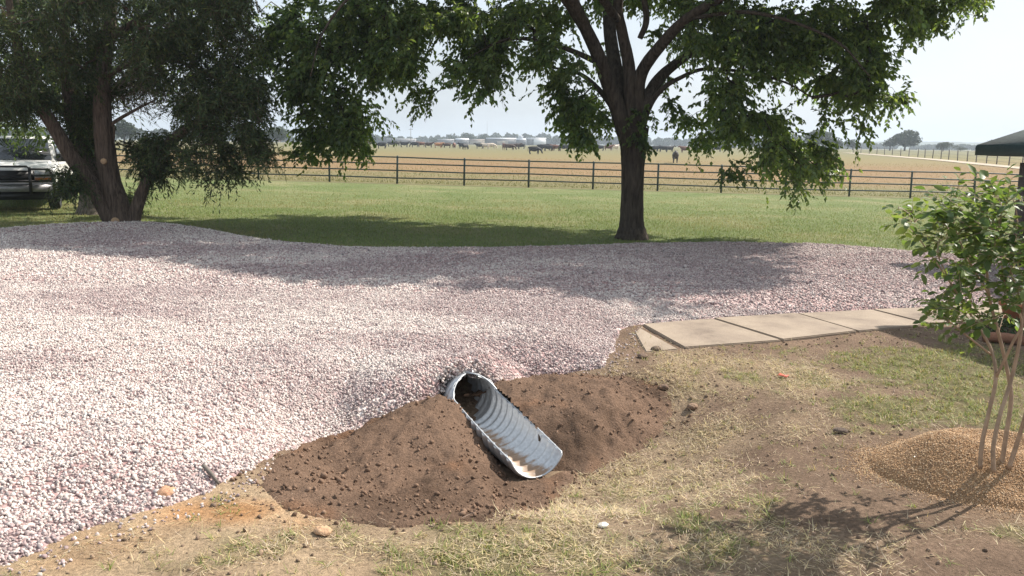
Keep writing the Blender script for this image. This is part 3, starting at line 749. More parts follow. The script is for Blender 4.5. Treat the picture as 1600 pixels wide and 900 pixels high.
# dry straw on the yard
x, y = scatter_wedge(560000, 2.8, 10.6, 0.62)
S_, G_, C_ = yard_masks(x, y); sd = sdf(DRIVE, x, y)
patch = sst(0.38, 0.62, fbm(x * 3.3, y * 3.3, 301, 4))
ok = (sd < -0.06) & (R.random(len(x)) < (0.04 + 0.72 * S_) * (0.15 + .85 * patch)) & (sdf(walk_poly, x, y) < -0.02) & (sdf(MOUND_L, x, y) < 0.04) & (sdf(MOUND_R, x, y) < 0.04)
ok &= np.hypot(x - MULCH_C[0], (y - MULCH_C[1]) * 1.0) > 0.80
x, y = x[ok], y[ok]; n = len(x)
col = np.array([.58, .49, .345])[None] * R.uniform(0.45, 1.25, (n, 1)) * np.stack([np.ones(n), R.uniform(.9, 1.05, n), R.uniform(.75, 1.1, n)], 1)
v1, f1, c1 = blades(np.stack([x, y, ground_z(x, y) + R.uniform(0.0, 0.022, n)], 1), R.uniform(0, 6.283, n), R.normal(0.12, 0.22, n), 0.028 + .085 * R.random(n) ** 1.6, R.uniform(0.002, 0.005, n), R.normal(-0.1, 0.6, n), col)
tag(link('dry_grass', mesh_np('dry_grass', v1, f1, c1), m_blade), 'pale straw stems strewn over the yard dirt', 'dry grass', kind='stuff')
# green turf left in the yard
x, y = scatter_wedge(26000, 2.8, 11.0, 0.62); x = np.repeat(x, 10) + R.normal(size=260000) * .016; y = np.repeat(y, 10) + R.normal(size=260000) * .016
S_, G_, C_ = yard_masks(x, y); sd = sdf(DRIVE, x, y)
ok = (sd < -0.08) & (np.repeat(R.random(len(x) // 10), 10) < 0.05 + 1.1 * G_) & (sdf(walk_poly, x, y) < -0.03) & (sdf(MOUND_L, x, y) < 0.0) & (sdf(MOUND_R, x, y) < 0.0)
ok &= np.hypot(x - MULCH_C[0], (y - MULCH_C[1]) * 1.0) > 0.85
x, y = x[ok], y[ok]; n = len(x)
col = np.array([.19, .225, .07])[None] * R.uniform(0.55, 1.5, (n, 1)); dry = R.random(n) < 0.25; col[dry] = np.array([.5, .4, .2]) * R.uniform(.6, 1.1, (dry.sum(), 1))
v2, f2, c2 = blades(np.stack([x, y, ground_z(x, y)], 1), R.uniform(0, 6.283, n), R.normal(0.7, 0.3, n), R.uniform(0.03, 0.085, n), R.uniform(0.003, 0.006, n), R.normal(-0.7, 0.4, n), col)
tag(link('yard_grass', mesh_np('yard_grass', v2, f2, c2), m_blade), 'thin green turf patches in the yard dirt', 'grass', kind='stuff')
# lawn blades
y = R.uniform(12.5, 40, 260000) ; y = 12.5 + (y - 12.5) * R.uniform(0.35, 1, len(y)); x = R.uniform(-1, 1, len(y)) * (y * 0.64 + 1)
sd = sdf(DRIVE, x, y); ok = (sd < -0.02) & ~((y < 12.6) & (x > 6))
x, y, sd = x[ok], y[ok], sd[ok]; n = len(x)
g = fbm(x * .35, y * .35, 91, 4)
col = np.array([.142, .196, .058])[None] * R.uniform(.65, 1.45, (n, 1)); yl = (sst(.46, .66, g) * .75 + .15) > R.random(n)
col[yl] = np.array([.27, .25, .12]) * R.uniform(.7, 1.2, (yl.sum(), 1))
v3, f3, c3 = blades(np.stack([x, y, ground_z(x, y) - .005], 1), R.uniform(0, 6.283, n), R.normal(1.1, 0.3, n), R.uniform(0.03, 0.075, n), R.uniform(0.006, 0.012, n) * (0.7 + y / 40), R.normal(-0.5, 0.3, n), col, 1)
tag(link('lawn_grass', mesh_np('lawn_grass', v3, f3, c3), m_blade), 'mown green grass of the lawn', 'grass', kind='stuff')
# taller pasture grass just beyond the fence
y = 41 + 70 * R.random(90000) ** 1.6; x = R.uniform(-1, 1, len(y)) * y * 0.66
n = len(x); g = fbm(x * .06, y * .12, 95, 4)
cols = np.array([(.16, .165, .07), (.20, .175, .085), (.235, .165, .085), (.215, .17, .085)])
k = np.clip(((y - 44) / 14 + (g - .5) * 4 + R.normal(0, .7, n)), 0, 3.49).astype(int)
col = cols[k] * R.uniform(.75, 1.2, (n, 1))
v4, f4, c4 = blades(np.stack([x, y, ground_z(x, y) - .02], 1), R.uniform(0, 6.283, n), R.normal(.9, .3, n), R.uniform(.06, .16, n), R.uniform(.02, .05, n), R.normal(-.4, .3, n), col, 1)
tag(link('pasture_stubble', mesh_np('pasture_stubble', v4, f4, c4), m_blade), 'golden brown stubble standing in the pasture beyond the pipe fence', 'dry grass', kind='stuff')

# ------------------------------------------------------------------ foliage helpers
def unit(v): return v / (np.linalg.norm(v, axis=-1, keepdims=True) + 1e-9)
def leaf_quads(p, d, nrm, Lg, W, color):
    """folded leaf of two triangles each"""
    s = unit(np.cross(d, nrm)); nrm = np.cross(s, d)
    a = p; m = p + d * (Lg * 0.45)[:, None]; t = p + d * Lg[:, None] - nrm * (Lg * 0.12)[:, None]
    l = m + s * (W * .5)[:, None] + nrm * (W * .18)[:, None]; r = m - s * (W * .5)[:, None] + nrm * (W * .18)[:, None]
    V = np.stack([a, l, t, r], 1); n = len(p)
    F = (np.array([(0, 1, 2), (0, 2, 3)])[None] + (np.arange(n) * 4)[:, None, None]).reshape(-1, 3)
    return V.reshape(-1, 3), F, np.repeat(color, 4, axis=0)
def twig_clusters(C, out, size, ntw, nlf, droop, Lr, Wr, pal, hang=0.5):
    """leafy twigs sprayed from each centre; returns leaves (v,f,c) and twig end points"""
    n = len(C)
    rd = unit(R.normal(size=(n, ntw, 3)) * np.array([1, 1, .65]))
    d = unit(out[:, None] * 0.55 + rd + np.array([0, 0, -0.12]))
    Lt = size[:, None] * R.uniform(0.5, 1.15, (n, ntw))
    st = C[:, None] + R.normal(size=(n, ntw, 3)) * (size * 0.22)[:, None, None]
    t = (np.arange(nlf) + R.uniform(0, 1, (n, ntw, nlf))) / nlf
    dr = droop[:, None, None] * R.uniform(.5, 1.4, (n, ntw, 1))
    P = st[:, :, None] + d[:, :, None] * (Lt[:, :, None] * t)[..., None]
    P[..., 2] -= dr * (Lt[:, :, None]) * t * t
    tan = d[:, :, None] * np.ones(t.shape)[..., None]; tan[..., 2] -= 2 * dr * t; tan = unit(tan)
    sgn = np.where(np.arange(nlf) % 2 == 0, 1, -1)[None, None, :, None]
    side = unit(np.cross(tan, np.array([0, 0, 1.0])) + 1e-3)
    ld = unit(tan * 0.7 + side * sgn * 0.75 + R.normal(size=P.shape) * 0.4 + np.array([0, 0, -hang]))
    P = P.reshape(-1, 3); ld = ld.reshape(-1, 3)
    nm = unit(R.normal(size=ld.shape) * 0.7 + np.array([0, 0, 1.0]))
    N = len(P); Lg = R.uniform(*Lr, N); W = Lg * R.uniform(*Wr, N)
    tone = np.repeat(R.uniform(0.75, 1.25, n), ntw * nlf)
    col = pal[R.integers(0, len(pal), N)] * (tone * R.uniform(.8, 1.2, N))[:, None]
    v, f, c = leaf_quads(P, ld, nm, Lg, W, col)
    tt = np.array([0, .5, 1.0])
    TP = st[:, :, None] + d[:, :, None] * (Lt[:, :, None] * tt)[..., None]
    TP[..., 2] -= droop[:, None, None] * Lt[:, :, None] * tt * tt
    return (v, f, c), TP.reshape(-1, 3, 3)
def thin_twigs(mb_v, mb_f, TP, r0, off):
    """three-sided tapered twigs, TP (N,k,3)"""
    N, k, _ = TP.shape
    d = unit(TP[:, -1] - TP[:, 0]); a = unit(np.cross(d, np.array([0.3, 0.2, 1.0]))); b_ = np.cross(d, a)
    V = []
    for i in range(k):
        w = np.asarray(r0) * (1 - (0.75 if np.ndim(r0) == 0 else .35) * i / (k - 1)); w = w[:, None] if np.ndim(w) else w
        for m in range(3):
            an = m * 2.0944
            V.append(TP[:, i] + (a * math.cos(an) + b_ * math.sin(an)) * w)
    V = np.stack(V, 1); F = []
    for i in range(k - 1):
        for m in range(3):
            p0, p1 = i * 3 + m, i * 3 + (m + 1) % 3
            F += [(p0, p1, p1 + 3), (p0, p1 + 3, p0 + 3)]
    F = (np.array(F)[None] + (np.arange(N) * 3 * k)[:, None, None]).reshape(-1, 3)
    mb_v.append(V.reshape(-1, 3)); mb_f.append(F + off)
    return off + N * 3 * k
def branch_to(C, limb_pts, sag=0.12):
    """grows branches outward: each cluster hangs from the nearest limb point or from a cluster grown before it"""
    n = len(C); D = np.linalg.norm(C[:, None] - limb_pts[None], axis=2) + 0.8 * np.maximum(0, limb_pts[None, :, 2] - C[:, None, 2] - 0.5)
    best = D.min(1); src = limb_pts[D.argmin(1)].copy(); par = np.full(n, -1); done = np.zeros(n, bool); order = []
    for _ in range(n):
        k = int(np.argmin(np.where(done, 1e9, best))); done[k] = True; order.append(k)
        d = np.linalg.norm(C - C[k], axis=1) * 1.08 + 0.12 + 0.5 * np.maximum(0, C[k, 2] - C[:, 2] - 0.4)
        m = (d < best) & ~done
        best[m] = d[m]; src[m] = C[k]; par[m] = k
    cnt = np.ones(n)
    for k in order[::-1]:
        if par[k] >= 0: cnt[par[k]] += cnt[k]
    L_ = np.linalg.norm(C - src, axis=1)[:, None]; up = np.array([[0, 0, 1.0]])
    m1 = src + (C - src) * .33 + up * .14 * L_ + R.normal(size=(n, 3)) * .07 * L_; m2 = src + (C - src) * .7 + up * .12 * L_ + R.normal(size=(n, 3)) * .07 * L_
    branch_to.rad = np.clip(.0065 * cnt ** .5, .006, .045)
    return np.stack([src, m1, m2, C], 1)
def ellipses_to_clusters(E, Y0, shrink=0):
    C = []
    for e in E:
        px, py, rx, ry, n = e[:5]; dy = e[5] if len(e) > 5 else (-1.8, 1.8)
        for _ in range(n):
            while True:
                a, b_ = R.uniform(-1, 1, 2)
                if a * a + b_ * b_ < 1: break
            Y = Y0 + R.uniform(*dy)
            C.append(at_y(px + a * max(rx - shrink, rx * .45), py + b_ * max(ry - shrink, ry * .45), Y))
    return np.array(C)

m_elmbark = barkmat('elm_bark', (0.030, 0.024, 0.019), (0.105, 0.085, 0.066), 9, 0.16, 1.0, 0.05)
m_elmleaf = leafmat('elm_leaf', 0.42, 0.50, 2.1, 0.45)
ELM_PAL = np.array([(.074, .120, .044), (.090, .140, .050), (.112, .160, .056), (.066, .108, .048), (.130, .175, .060)])

def make_tree(root_name, label, base, limbs, clusters, size_rng, leafargs, mats, group=None, twig_r=0.006, trunk_name='trunk'):
    root = empty(root_name, base); tag(root, label, 'tree', group)
    base = np.asarray(base, float)
    mb = MB(); LP = []
    for pts, rad in limbs:
        p = smoothpath(pts, 7); r_ = np.interp(np.linspace(0, 1, len(p)), np.linspace(0, 1, len(rad)), rad)
        if r_.max() > 0.12: r_ = r_ * (1 + 0.07 * (fbm(np.arange(len(p)) * .9, np.full(len(p), len(pts) * 3.1), 7, 2) - .5))
        mb.tube(p - base, r_, 14 if r_.max() > .12 else 8)
        if len(LP) or p[-1][2] - p[0][2] < 0.1: LP.append(p[2:])
        else: LP.append(p[-3:])
    LP = np.concatenate(LP)
    BR = branch_to(clusters, LP)
    bv, bf, off = [], [], 0
    off = thin_twigs(bv, bf, BR - base, branch_to.rad, off)
    cen = clusters.mean(0); cen[:2] = base[:2]
    out = unit((clusters - cen) * np.array([1, 1, .35]))
    size = R.uniform(*size_rng, len(clusters))
    (v, f, c), TP = twig_clusters(clusters, out, size, **leafargs)
    off = thin_twigs(bv, bf, TP - base, twig_r, off)
    mb.add(np.concatenate(bv), np.concatenate(bf))
    mb.build(trunk_name, mats[0], root, smooth=True)
    link('crown', mesh_np('crown', v - base, f, c), mats[1], root)
    return root

# ------------------------------------------------------------------ the elm beside the drive
EB = hit(987, 373); EY = EB[1]
def ey(px, py, dy=0.0): return at_y(px, py, EY + dy)
fl = EB + np.array([0, 0, -0.15])
limbs = [
    ([fl, ey(987, 365), ey(987, 345), ey(988, 300), ey(989, 255), ey(990, 225), ey(990, 200)], [.46, .34, .265, .245, .255, .30, .33]),
    ([ey(984, 235), ey(974, 195), ey(958, 150, -.1), ey(934, 85, -.4), ey(908, 30, -.8), ey(870, -50, -1.5), ey(800, -150, -2.4)], [.18, .20, .17, .145, .125, .10, .04]),
    ([ey(986, 230), ey(977, 180, .2), ey(964, 120, .4), ey(954, 60, .8), ey(948, 0, 1.2), ey(930, -110, 2.4), ey(920, -180, 3.2)], [.16, .18, .16, .145, .125, .09, .04]),
    ([ey(990, 225), ey(986, 160), ey(982, 100), ey(972, 50, -.2), ey(966, 0, -.4), ey(985, -130, -1.0), ey(1000, -230, -1.2)], [.15, .155, .135, .115, .105, .08, .03]),
    ([ey(993, 225), ey(996, 165), ey(1002, 115), ey(1035, 68, -.5), ey(1075, 28, -1.0), ey(1150, -15, -1.8), ey(1260, -70, -3.0)], [.15, .155, .14, .12, .10, .075, .03]),
    ([ey(994, 225), ey(1006, 170), ey(1026, 128, .4), ey(1058, 98, .8), ey(1100, 72, 1.2), ey(1180, 40, 2.0), ey(1310, 10, 3.0)], [.15, .15, .13, .105, .085, .06, .02]),
    ([ey(1000, 200), ey(1018, 160), ey(1036, 138), ey(1062, 122), ey(1100, 108), ey(1160, 112, -.6), ey(1225, 128, -1.0), ey(1268, 152, -1.2)], [.08, .065, .055, .046, .038, .03, .022, .012]),
    ([ey(1000, 60, 0), ey(1010, 30), ey(1005, -30), ey(1020, -120, 1)], [.06, .07, .06, .03]),
    ([ey(972, 190), ey(940, 145, .3), ey(905, 115, .6), ey(860, 105, .9)], [.08, .065, .045, .02]),
    ([ey(925, 65, -.5), ey(860, -25, -1.2), ey(770, -60, -1.8), ey(660, -60, -2.2), ey(560, -15, -2.3), ey(505, 50, -2.4), ey(485, 120, -2.4)], [.09, .075, .06, .045, .03, .02, .01]),
    ([ey(940, 100, -.3), ey(880, 75, -.6), ey(800, 60, -1.0), ey(730, 90, -1.2)], [.07, .05, .035, .015]),
    ([ey(1075, 28, -1), ey(1180, 20, -2), ey(1300, 60, -2.6), ey(1360, 120, -3)], [.05, .035, .025, .01]),
    ([ey(1150, -15, -1.8), ey(1330, -40, -1.5), ey(1460, -10, -1.0), ey(1550, 0, -1)], [.05, .04, .03, .015]),
    ([ey(964, 30, -.4), ey(900, -60, -2.4), ey(860, -120, -4)], [.09, .06, .02]), ([ey(1000, -20, 0), ey(1060, -100, 3), ey(1050, -120, 6.5)], [.09, .07, .03]),
    ([ey(985, -100, -1), ey(1000, -180, -1)], [.06, .03]), ([ey(930, -110, 2.4), ey(800, -150, 4), ey(700, -140, 5.5)], [.07, .06, .03]),
]
ELM_E = [
    (560, 40, 130, 75, 62), (470, 90, 70, 70, 30), (540, 190, 42, 55, 20), (520, 222, 62, 32, 16), (480, 180, 40, 60, 12), (585, 200, 14, 8, 2), (570, 250, 12, 20, 2), (500, 250, 40, 12, 3),
    (630, 95, 55, 28, 12), (600, 120, 40, 25, 9), (668, 158, 14, 14, 3), (640, 130, 26, 12, 3), (700, 25, 70, 35, 22), (765, 75, 55, 40, 20), (755, 125, 38, 18, 7), (755, 150, 10, 14, 2), (720, 108, 24, 18, 3), (830, 25, 85, 30, 26), (865, 70, 28, 28, 7), (840, 100, 30, 20, 4),
    (905, 175, 42, 42, 18, (-.6, 2.4)), (880, 140, 20, 22, 4), (908, 218, 46, 18, 7, (-.6, 2)), (870, 160, 18, 14, 2), (940, 200, 12, 30, 3), (960, 90, 16, 40, 3, (1, 3)), (900, 110, 18, 20, 3),
    (1000, 0, 110, 22, 22, (0, 4)), (1020, 55, 14, 18, 2, (1, 3)), (1130, 45, 90, 55, 40), (1080, 70, 40, 30, 8, (1, 3.5)), (1125, 150, 48, 38, 14), (1070, 205, 28, 10, 3), (1040, 130, 12, 10, 2), (1045, 175, 14, 14, 1),
    (1180, 205, 62, 26, 15), (1235, 243, 66, 28, 16), (1270, 270, 42, 24, 8), (1150, 272, 26, 10, 2), (1110, 235, 24, 12, 3), (1190, 270, 24, 14, 3), (1245, 298, 16, 10, 2), (1135, 215, 34, 16, 5), (1300, 250, 14, 14, 2), (1120, 190, 30, 14, 5),
    (1210, 70, 70, 60, 32), (1290, 55, 100, 60, 52), (1340, 120, 56, 48, 24), (1330, 165, 55, 20, 9), (1395, 168, 26, 10, 3), (1335, 195, 10, 12, 2), (1290, 190, 12, 16, 1), (1285, 140, 24, 20, 6), (1195, 130, 20, 16, 2),
    (700, 18, 52, 44, 14), (425, 62, 34, 56, 10), (640, 36, 56, 50, 9), (1420, 12, 66, 28, 18), (1440, 45, 34, 14, 5), (1510, 2, 44, 16, 8), (1000, 240, 10, 40, 2, (-.5, -.3)), (1010, 195, 10, 14, 2, (-.4, -.3)),
]
cl = [ellipses_to_clusters([(e[0], e[1] - (16 if e[1] > 110 else 4), e[2], e[3], max(1, int(e[4] * (.78 if e[1] > 110 else .82)))) + tuple(e[5:]) for e in ELM_E], EY, 15)]
def shade_ok(P, m=0.0):
    k = P[:, 2] / math.tan(SUN_EL); xs_ = P[:, 0] - SUN_AZ[0] * k; ys_ = P[:, 1] - SUN_AZ[1] * k
    return ys_ > m + np.interp(xs_, [-14, -8, -6, -3.5, -2.2, -1.0, 0, 1.5, 3, 4.5, 5.5, 7], [13.6, 13.4, 13.0, 11.6, 10.5, 10.6, 11.0, 10.2, 10.4, 12.2, 16.3, 19])
# the rest of the crown, overhead and all round
cc = np.array([EB[0] - 0.3, EB[1] + 0.2, 6.4])
cand = R.uniform(-1, 1, (12000, 3)); cand = cand[(np.linalg.norm(cand, axis=1) < 1) & (np.linalg.norm(cand, axis=1) > 0.45)]
Pc = cc + cand * np.array([7.9, 7.4, 4.0])
ok = (Pc[:, 2] > 2.35 + 0.163 * Pc[:, 1] + 0.35) & shade_ok(Pc)
ok &= fbm(Pc[:, 0] * .62 + 3, Pc[:, 1] * .62 + Pc[:, 2] * .3, 201, 2) > 0.42
Pc = Pc[ok]; Pc = Pc[:1500]
cl.append(Pc)
# back of the crown seen through the fork
elm = make_tree('elm_tree', 'big spreading elm with a forked dark trunk between gravel drive and pipe fence', EB, limbs, np.concatenate(cl), (0.34, 0.66),
    dict(ntw=12, nlf=13, droop=R.uniform(.05, .5, sum(map(len, cl))), Lr=(.085, .15), Wr=(.5, .66), pal=ELM_PAL, hang=.55), (m_elmbark, m_elmleaf))

# ------------------------------------------------------------------ the cedar at the left
m_cedbark = barkmat('cedar_bark', (0.050, 0.036, 0.028), (0.19, 0.145, 0.11), 14, 0.10, 1.0, 0.04)
m_cedleaf = leafmat('cedar_foliage', 0.6, 0.22, 1.5, 0.2)
CB = hit(192, 357); CB[2] += 0.02; CY = CB[1]
def cy_(px, py, dy=0.0): return at_y(px, py, CY + dy)
c_limbs = [
    ([cy_(186, 366), cy_(172, 335), cy_(140, 285), cy_(112, 245, -.2), cy_(85, 200, -.3), cy_(55, 150, -.4), cy_(35, 100, -.5), cy_(20, 40, -.6), cy_(5, -60, -.8)], [.24, .20, .17, .15, .135, .12, .10, .08, .04]),
    ([cy_(192, 366), cy_(172, 320, .2), cy_(150, 285, .3), cy_(130, 240, .5), cy_(115, 190, .7), cy_(105, 120, .9), cy_(100, 40, 1.0), cy_(95, -80, 1.2)], [.26, .22, .20, .18, .16, .13, .10, .05]),
    ([cy_(196, 368), cy_(186, 325), cy_(172, 280), cy_(165, 235), cy_(160, 180), cy_(162, 110, .2), cy_(172, 40, .3), cy_(180, -80, .3)], [.25, .22, .21, .20, .18, .15, .12, .06]),
    ([cy_(204, 366), cy_(212, 330), cy_(226, 290), cy_(240, 255), cy_(262, 225), cy_(295, 198, -.3), cy_(335, 175, -.5), cy_(380, 165, -.8), cy_(410, 190, -1)], [.17, .135, .115, .105, .10, .085, .07, .045, .02]),
    ([cy_(165, 205), cy_(180, 190), cy_(215, 170), cy_(245, 155)], [.05, .04, .03, .015]), ([cy_(172, 60), cy_(240, 20), cy_(320, 10), cy_(400, 60)], [.08, .07, .05, .02]), ([cy_(162, 120), cy_(230, 90), cy_(290, 100), cy_(350, 130)], [.07, .05, .04, .02]),
    ([cy_(60, 160), cy_(20, 180), cy_(-30, 200)], [.06, .04, .02]), ([cy_(115, 250, -.2), cy_(105, 275, -.5), cy_(95, 300, -.6)], [.03, .02, .01]), ([cy_(166, 190), cy_(178, 200), cy_(176, 240)], [.03, .025, .012]),
]
CED_E = [
    (60, -10, 130, 60, 46, (-2.5, 2.5)), (200, -20, 160, 50, 55, (-2.5, 2.5)), (350, -10, 80, 50, 24, (-2, 2)), (40, 70, 90, 60, 34, (-2, 2.2)), (150, 90, 70, 60, 22, (-1.2, 2)), (10, 140, 70, 50, 22, (-1.5, 2)), (230, 55, 90, 45, 28, (-2, 2)),
    (320, 60, 90, 50, 34), (350, 130, 70, 50, 34), (390, 170, 38, 60, 24), (405, 235, 22, 34, 10), (330, 165, 60, 30, 14), (300, 205, 60, 24, 10), (330, 235, 60, 24, 9), (300, 262, 14, 16, 2), (340, 265, 16, 14, 3), (370, 262, 16, 18, 3),
    (238, 235, 46, 34, 22, (-.6, .6)), (245, 265, 30, 12, 5, (-.4, .4)), (50, 150, 66, 24, 14), (10, 152, 50, 20, 8), (125, 185, 26, 40, 9, (.2, 1)), (140, 225, 14, 24, 4, (.2, .8)), (108, 282, 20, 20, 8, (-.8, -.3)), (140, 150, 50, 50, 14, (0, 2)), (215, 120, 20, 20, 4), (250, 125, 44, 24, 8), (290, 165, 34, 26, 7), (195, 140, 16, 16, 3, (.5, 1.5)),
    (-80, 60, 80, 130, 30, (-2, 2)),
]
ced_C = ellipses_to_clusters(CED_E, CY, 12); ced_C = ced_C[shade_ok(ced_C, -.6)]
def frond_tree(root_name, label, base, limbs, C, mats, pal, size_rng=(.24, .46), nst=16, nbl=13, twigs=True, cat='tree'):
    root = empty(root_name, base); tag(root, label, cat)
    base = np.asarray(base, float); mb = MB(); LP = []
    for pts, rad in limbs:
        p = smoothpath(pts, 7); r_ = np.interp(np.linspace(0, 1, len(p)), np.linspace(0, 1, len(rad)), rad)
        mb.tube(p - base, r_ * (1 + .12 * (fbm(np.arange(len(p)) * .8, np.full(len(p), rad[0] * 99), 8, 2) - .5)), 12 if r_.max() > .1 else 7); LP.append(p[2:])
    LP = np.concatenate(LP); bv, bf, off = [], [], 0
    brc = branch_to(C, LP) - base; off = thin_twigs(bv, bf, brc, branch_to.rad, off)
    n = len(C); size = R.uniform(*size_rng, n)
    d = unit(R.normal(size=(n, nst, 3)) * np.array([1, 1, .5]) + np.array([0, 0, -.15])); Lt = size[:, None] * R.uniform(.6, 1.2, (n, nst))
    st = C[:, None] + R.normal(size=(n, nst, 3)) * (size * .3)[:, None, None]
    t = (np.arange(nbl) + R.uniform(0, 1, (n, nst, nbl))) / nbl; dr = R.uniform(.2, 1.0, (n, nst, 1))
    P = st[:, :, None] + d[:, :, None] * (Lt[:, :, None] * t)[..., None]; P[..., 2] -= dr * Lt[:, :, None] * t * t
    tan = d[:, :, None] + 0 * P; tan[..., 2] -= 2 * dr * t; tan = unit(tan)
    ld = unit(tan + R.normal(size=P.shape) * .55 + np.array([0, 0, -.10])).reshape(-1, 3); P = P.reshape(-1, 3); N = len(P)
    tone = np.repeat(R.uniform(.7, 1.3, n), nst * nbl)
    col = pal[R.integers(0, len(pal), N)] * (tone * R.uniform(.75, 1.25, N))[:, None]
    Lg = R.uniform(.06, .13, N)
    v, f, c = leaf_quads(P, ld, unit(R.normal(size=ld.shape)), Lg, R.uniform(.016, .034, N), col)
    tt = np.array([0, .5, 1.0]); TP = st[:, :, None] + d[:, :, None] * (Lt[:, :, None] * tt)[..., None]; TP[..., 2] -= dr * Lt[:, :, None] * tt * tt
    off = thin_twigs(bv, bf, TP.reshape(-1, 3, 3) - base, .005, off)
    mb.add(np.concatenate(bv), np.concatenate(bf))
    mb.build('trunk', mats[0], root, smooth=True)
    link('crown', mesh_np('crown', v - base, f, c), mats[1], root)
    return root
CED_PAL = np.array([(.046, .072, .032), (.058, .088, .036), (.040, .064, .032), (.095, .115, .042), (.070, .096, .038)])
cedar = frond_tree('cedar_tree', 'many stemmed cedar with drooping dark foliage at the left edge of the gravel', CB, c_limbs, ced_C, (m_cedbark, m_cedleaf), CED_PAL, nst=18, nbl=14)
# bare dead twigs in the gap right of the middle stem
bv, bf = [], []
tw = []
for k in range(150):
    a = cy_(R.uniform(172, 250), R.uniform(100, 175), R.uniform(-.8, .8)); dv = np.array([R.uniform(.3, 1.1), R.uniform(-.5, .5), R.uniform(-.55, .35)])
    tw.append([a, a + dv * .5 + np.array([0, 0, .08]), a + dv])
thin_twigs(bv, bf, np.array(tw) - CB, .006, 0)
m_deadtwig = simple('dead_twig', (.16, .13, .11), .9)
link('dead_twigs', mesh_np('dead_twigs', bv[0], bf[0]), m_deadtwig, cedar)
# sawn limb ends on the stems
m_sawn = simple('sawn_wood', (.42, .28, .16), .85, nscale=18, namt=.25)
for px, py, rr, dy in ((180, 346, .085, -.24), (162, 252, .06, -.24)):
    q = cy_(px, py, dy); mb = MB(); a = np.array([0.25, -1, .15]); a /= np.linalg.norm(a)
    mb.tube(np.array([q - a * .12, q - a * .02, q + a * .015, q + a * .02]) - CB, [rr * 1.1, rr * 1.02, rr, rr * .9], 12)
    mb.build('cut_limb', m_sawn, cedar, smooth=False)
# small cedar sprout by its foot
sp_b = hit(212, 338)
frond_tree('cedar_sprout', 'small bushy cedar seedling growing at the foot of the many stemmed cedar', sp_b, [([sp_b, sp_b + np.array([0, 0, .3]), sp_b + np.array([.02, 0, .65])], [.02, .015, .008])],
    sp_b + np.array([[R.uniform(-.16, .16), R.uniform(-.16, .16), z] for z in np.linspace(.1, .62, 12)]), (m_cedbark, m_cedleaf), CED_PAL * 1.1, (.14, .24), 12, 8, cat='sapling')
# pale trunk standing behind the cedar
TB = hit(147, 334); TY = TB[1]
def ty_(px, py, dy=0.0): return at_y(px, py, TY + dy)
m_palebark = barkmat('pale_bark', (0.085, 0.07, 0.058), (0.26, 0.22, 0.18), 9, 0.15, 1.0, 0.04)
t_limbs = [([TB - np.array([0, 0, .12]), ty_(147, 322), ty_(146, 290), ty_(146, 240), ty_(145, 190)], [.48, .36, .30, .28, .28]), ([ty_(145, 195), ty_(110, 130), ty_(60, 50), ty_(0, -40, 1)], [.2, .17, .13, .06]), ([ty_(146, 195), ty_(150, 120), ty_(170, 30), ty_(190, -80, 1)], [.2, .17, .13, .06]), ([ty_(146, 200), ty_(60, 150), ty_(-40, 110), ty_(-130, 60)], [.14, .12, .09, .04]), ([ty_(146, 185), ty_(200, 120), ty_(270, 60, 1), ty_(330, 10, 2)], [.12, .1, .07, .04])]
cc = TB + np.array([-.3, 1.0, 6.2]); cand = R.uniform(-1, 1, (700, 3)); cand = cand[np.linalg.norm(cand, axis=1) < 1]
Pc = cc + cand * np.array([6.0, 5.0, 4.0]); Pc = Pc[(Pc[:, 2] > 3.2) & shade_ok(Pc, .3)][:200]
extra = ellipses_to_clusters([(40, 120, 90, 50, 16), (30, 200, 60, 12, 6), (250, 60, 70, 40, 10)], TY + 1)
Pc = np.concatenate([Pc, extra])
make_tree('shade_tree', 'pale barked shade tree standing on the lawn close behind the cedar', TB, t_limbs, Pc, (.5, .85),
    dict(ntw=9, nlf=13, droop=R.uniform(.2, .6, len(Pc)), Lr=(.09, .14), Wr=(.5, .62), pal=ELM_PAL * .9, hang=.4), (m_palebark, m_elmleaf))

# ------------------------------------------------------------------ pipe fence
m_pipe = simple('fence_green_paint', (0.026, 0.046, 0.041), 0.5, 0.0, 12, 0.3)
post_px = [(70, 269), (184, 275), (294, 278), (404, 280.5), (515, 283.5), (621, 287.5), (725, 290.5), (826, 293), (926, 296), (1027, 298.5), (1127, 301), (1227, 304), (1327, 308.5), (1422, 310.5), (1520, 313), (1615, 316)]
fd = FENCE_B - FENCE_A
fpos = []
for px, py in post_px:
    d = ray(px, py); # where the sight line's plan direction meets the fence line
    A_ = np.array([[d[0], -fd[0]], [d[1], -fd[1]]]); tt = np.linalg.solve(A_, FENCE_A)
    q = d[:2] * tt[0]; fpos.append((q[0], q[1], gz(q[0], q[1])))
fpos = np.array(fpos); step = (fpos[-1] - fpos[0]) / (len(fpos) - 1)
fpos = np.concatenate([[fpos[0] - step * 2, fpos[0] - step], fpos, [fpos[-1] + step, fpos[-1] + step * 2, fpos[-1] + step * 3]])
fpos[:, 2] = ground_z(fpos[:, 0], fpos[:, 1])
mid = fpos[len(fpos) // 2].copy()
fence = empty('pipe_fence', mid); tag(fence, 'long dark green four rail pipe fence along the back of the lawn', 'fence')
for q in fpos:
    q = q + np.append(R.normal(size=2) * .012, 0); ln = np.append(R.normal(size=2) * .014, R.normal() * .012); mb = MB(); mb.tube(np.array([q + (0, 0, -.3), q + (0, 0, .7) + ln * .5, q + (0, 0, 1.28) + ln, q + (0, 0, 1.30) + ln]) - mid, [.047, .047, .047, .03], 8); mb.build('post', m_pipe, fence, smooth=True)
